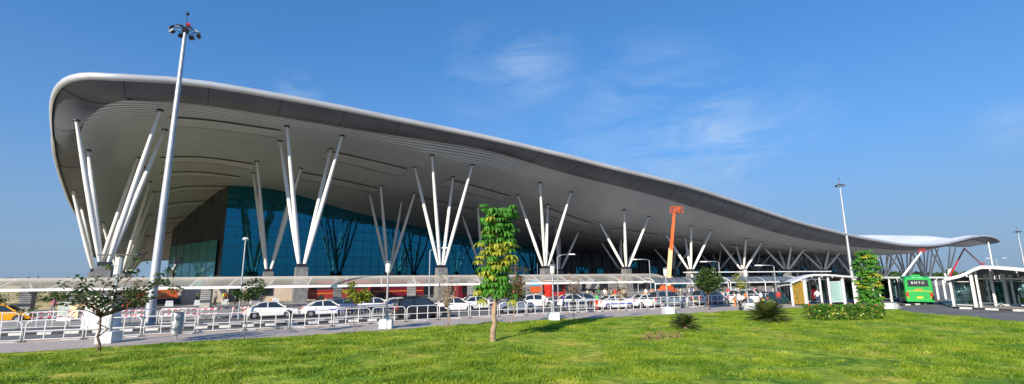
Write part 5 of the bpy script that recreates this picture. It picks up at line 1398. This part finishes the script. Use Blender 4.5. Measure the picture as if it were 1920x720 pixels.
person(ground(1352, 574, 0)+Vector((0, -.4, 0)), 2.6, 'white', 'grey', 'person in white shirt beside the blue grey people carrier', 'stand')
person(ground(1379, 576, 0), 2.2, 'cream', 'orange', 'person in cream and orange behind the railing next to the walking man', 'stand')
person(ground(1402, 575, 0), .2, 'orange', 'black', 'person in orange shirt beside the white van', 'stand')
person(ground(1470, 574, 0)+Vector((0, .5, 0)), .2, 'red', 'navy', 'person in red shirt just left of the golden poster panel', 'stand')
rng = random.Random(31); cols = ['white', 'white', 'white', 'red', 'orange', 'blue', 'cream', 'grey', 'green', 'pink', 'black']
zones = [(215, 262, 575, 'near the left mast under the canopy', 9, ['hivis', 'orange', 'white', 'grey']), (340, 480, 571, 'in front of the beige wall', 9, ['red', 'hivis', 'grey', 'orange']), (890, 1000, 565, 'under the canopy behind the drooping tree', 8, cols),
         (1150, 1240, 563, 'under the canopy behind the middle white taxis', 11, cols), (1262, 1330, 562, 'before the barrel canopy left of the bushy tree', 14, cols), (1350, 1480, 561, 'under the barrel canopies behind the parked cars', 18, cols), (1100, 1150, 564, 'under the canopy behind the middle trolley row', 6, cols)]
for xa, xb, y, nm, n, cc in zones:
    for k in range(n):
        c = rng.choice(cc); cn = {'hivis': 'yellow high-visibility'}.get(c, c)
        p = ground(rng.uniform(xa, xb), y+rng.uniform(-1.5, 1.5), .12)
        person(p, rng.uniform(0, 6), c, rng.choice(['black', 'navy', 'grey', 'cream']), 'person in %s top standing %s' % (cn, nm), rng.choice(['stand', 'stand', 'walk', 'carry']), 'people in %s %s' % (cn, nm), rng.uniform(.95, 1.05), rng.choice(['skin', 'skin2']))
# ================================================================== CAMERA, LIGHT, SKY
cam = bpy.data.cameras.new('camera'); co = bpy.data.objects.new('camera', cam); COL.objects.link(co); SC.camera = co
cam.sensor_width = 36; cam.lens = F/1920*36; cam.clip_end = 5000; cam.clip_start = .1
Rv = Vector((FY, -FX, 0)); Fv = Vector((FX*cos(PIT), FY*cos(PIT), sin(PIT))); Uv = Rv.cross(Fv)
c_, s_ = cos(ROLL), sin(ROLL)
Xc = Rv*c_-Uv*s_; Yc = Rv*s_+Uv*c_; Zc = -Fv
mw = Matrix(((Xc.x, Yc.x, Zc.x, 0), (Xc.y, Yc.y, Zc.y, 0), (Xc.z, Yc.z, Zc.z, EYE), (0, 0, 0, 1)))
co.matrix_world = mw
sun = bpy.data.lights.new('sun', 'SUN'); sun.energy = 5.0; sun.angle = radians(.5); sun.color = (1, .90, .76)
so = bpy.data.objects.new('sun', sun); COL.objects.link(so); so.rotation_euler = (-to_sun).to_track_quat('-Z', 'Y').to_euler()
w = bpy.data.worlds.new('World'); SC.world = w; w.use_nodes = True; nt = w.node_tree; bg = nt.nodes['Background']
sk = nt.nodes.new('ShaderNodeTexSky'); sk.sky_type = 'NISHITA'; sk.sun_disc = False; sk.sun_elevation = SE; sk.sun_rotation = atan2(to_sun.x, to_sun.y)
sk.air_density = 1.0; sk.dust_density = .6; sk.ozone_density = 3.5; sk.altitude = 900
tc = nt.nodes.new('ShaderNodeTexCoord'); mpg = nt.nodes.new('ShaderNodeMapping'); mpg.inputs['Scale'].default_value = (1.6, 1.6, 5.5)
mpg.inputs['Rotation'].default_value = (.15, .1, .4)
nt.links.new(tc.outputs['Generated'], mpg.inputs[0])
n = nt.nodes.new('ShaderNodeTexNoise'); n.inputs['Scale'].default_value = 3.6; n.inputs['Detail'].default_value = 9; n.inputs['Roughness'].default_value = .62; n.inputs['Distortion'].default_value = .5
nt.links.new(mpg.outputs[0], n.inputs['Vector'])
r = nt.nodes.new('ShaderNodeValToRGB'); r.color_ramp.elements[0].position = .40; r.color_ramp.elements[0].color = (0, 0, 0, 1); r.color_ramp.elements[1].position = .72; r.color_ramp.elements[1].color = (1, 1, 1, 1)
nt.links.new(n.outputs['Fac'], r.inputs['Fac'])
gm = nt.nodes.new('ShaderNodeGamma'); gm.inputs['Gamma'].default_value = .62; nt.links.new(sk.outputs[0], gm.inputs['Color'])
tn = nt.nodes.new('ShaderNodeMix'); tn.data_type = 'RGBA'; tn.blend_type = 'MULTIPLY'; tn.inputs['Factor'].default_value = 1.0; tn.inputs['B'].default_value = (.98, 1.42, 1.98, 1)
nt.links.new(gm.outputs[0], tn.inputs['A'])
hs = nt.nodes.new('ShaderNodeHueSaturation'); hs.inputs['Saturation'].default_value = 1.12; hs.inputs['Value'].default_value = 1.0
nt.links.new(tn.outputs['Result'], hs.inputs['Color'])
mx = nt.nodes.new('ShaderNodeMix'); mx.data_type = 'RGBA'; 
acc = None
for (cx_, cy_, wd_, st_) in ((930, 150, .15, .15), (1010, 112, .10, .20), (1220, 260, .24, .24), (1440, 230, .14, .17), (1890, 238, .05, .18), (560, 172, .05, .35), (1330, 320, .16, .20)):
    a_, b_ = ray(cx_, cy_); dv_ = Vector((FX+a_*FY, FY-a_*FX, b_)).normalized()
    dp = nt.nodes.new('ShaderNodeVectorMath'); dp.operation = 'DOT_PRODUCT'; nt.links.new(tc.outputs['Generated'], dp.inputs[0]); dp.inputs[1].default_value = dv_
    mr = nt.nodes.new('ShaderNodeMapRange'); mr.interpolation_type = 'SMOOTHSTEP'; mr.inputs['From Min'].default_value = cos(wd_); mr.inputs['From Max'].default_value = 1.; mr.inputs['To Max'].default_value = st_
    nt.links.new(dp.outputs['Value'], mr.inputs['Value'])
    if acc is None: acc = mr.outputs['Result']
    else:
        ad = nt.nodes.new('ShaderNodeMath'); ad.operation = 'ADD'; nt.links.new(acc, ad.inputs[0]); nt.links.new(mr.outputs['Result'], ad.inputs[1]); acc = ad.outputs[0]
ml_ = nt.nodes.new('ShaderNodeMath'); ml_.operation = 'MULTIPLY'; nt.links.new(acc, ml_.inputs[0]); nt.links.new(r.outputs['Color'], ml_.inputs[1])
nt.links.new(ml_.outputs[0], mx.inputs['Factor'])
nt.links.new(hs.outputs[0], mx.inputs['A']); mx.inputs['B'].default_value = (4.6, 5.6, 6.6, 1)
sx = nt.nodes.new('ShaderNodeSeparateXYZ'); nt.links.new(tc.outputs['Generated'], sx.inputs[0])
hr = nt.nodes.new('ShaderNodeValToRGB'); he = hr.color_ramp.elements; he[0].position = 0.0; he[0].color = (.95, .95, .95, 1); he[1].position = .42; he[1].color = (0, 0, 0, 1)
k_ = he.new(.12); k_.color = (.62, .62, .62, 1); k_ = he.new(.25); k_.color = (.17, .17, .17, 1)
nt.links.new(sx.outputs['Z'], hr.inputs['Fac'])
hm_ = nt.nodes.new('ShaderNodeMix'); hm_.data_type = 'RGBA'; nt.links.new(hr.outputs['Color'], hm_.inputs['Factor']); nt.links.new(mx.outputs['Result'], hm_.inputs['A'])
hm_.inputs['B'].default_value = (1.62, 2.35, 3.35, 1)
nt.links.new(hm_.outputs['Result'], bg.inputs['Color']); bg.inputs['Strength'].default_value = .12
vs = SC.view_settings; vs.view_transform = 'Standard'; vs.look = 'None'; vs.exposure = .38; vs.gamma = 1
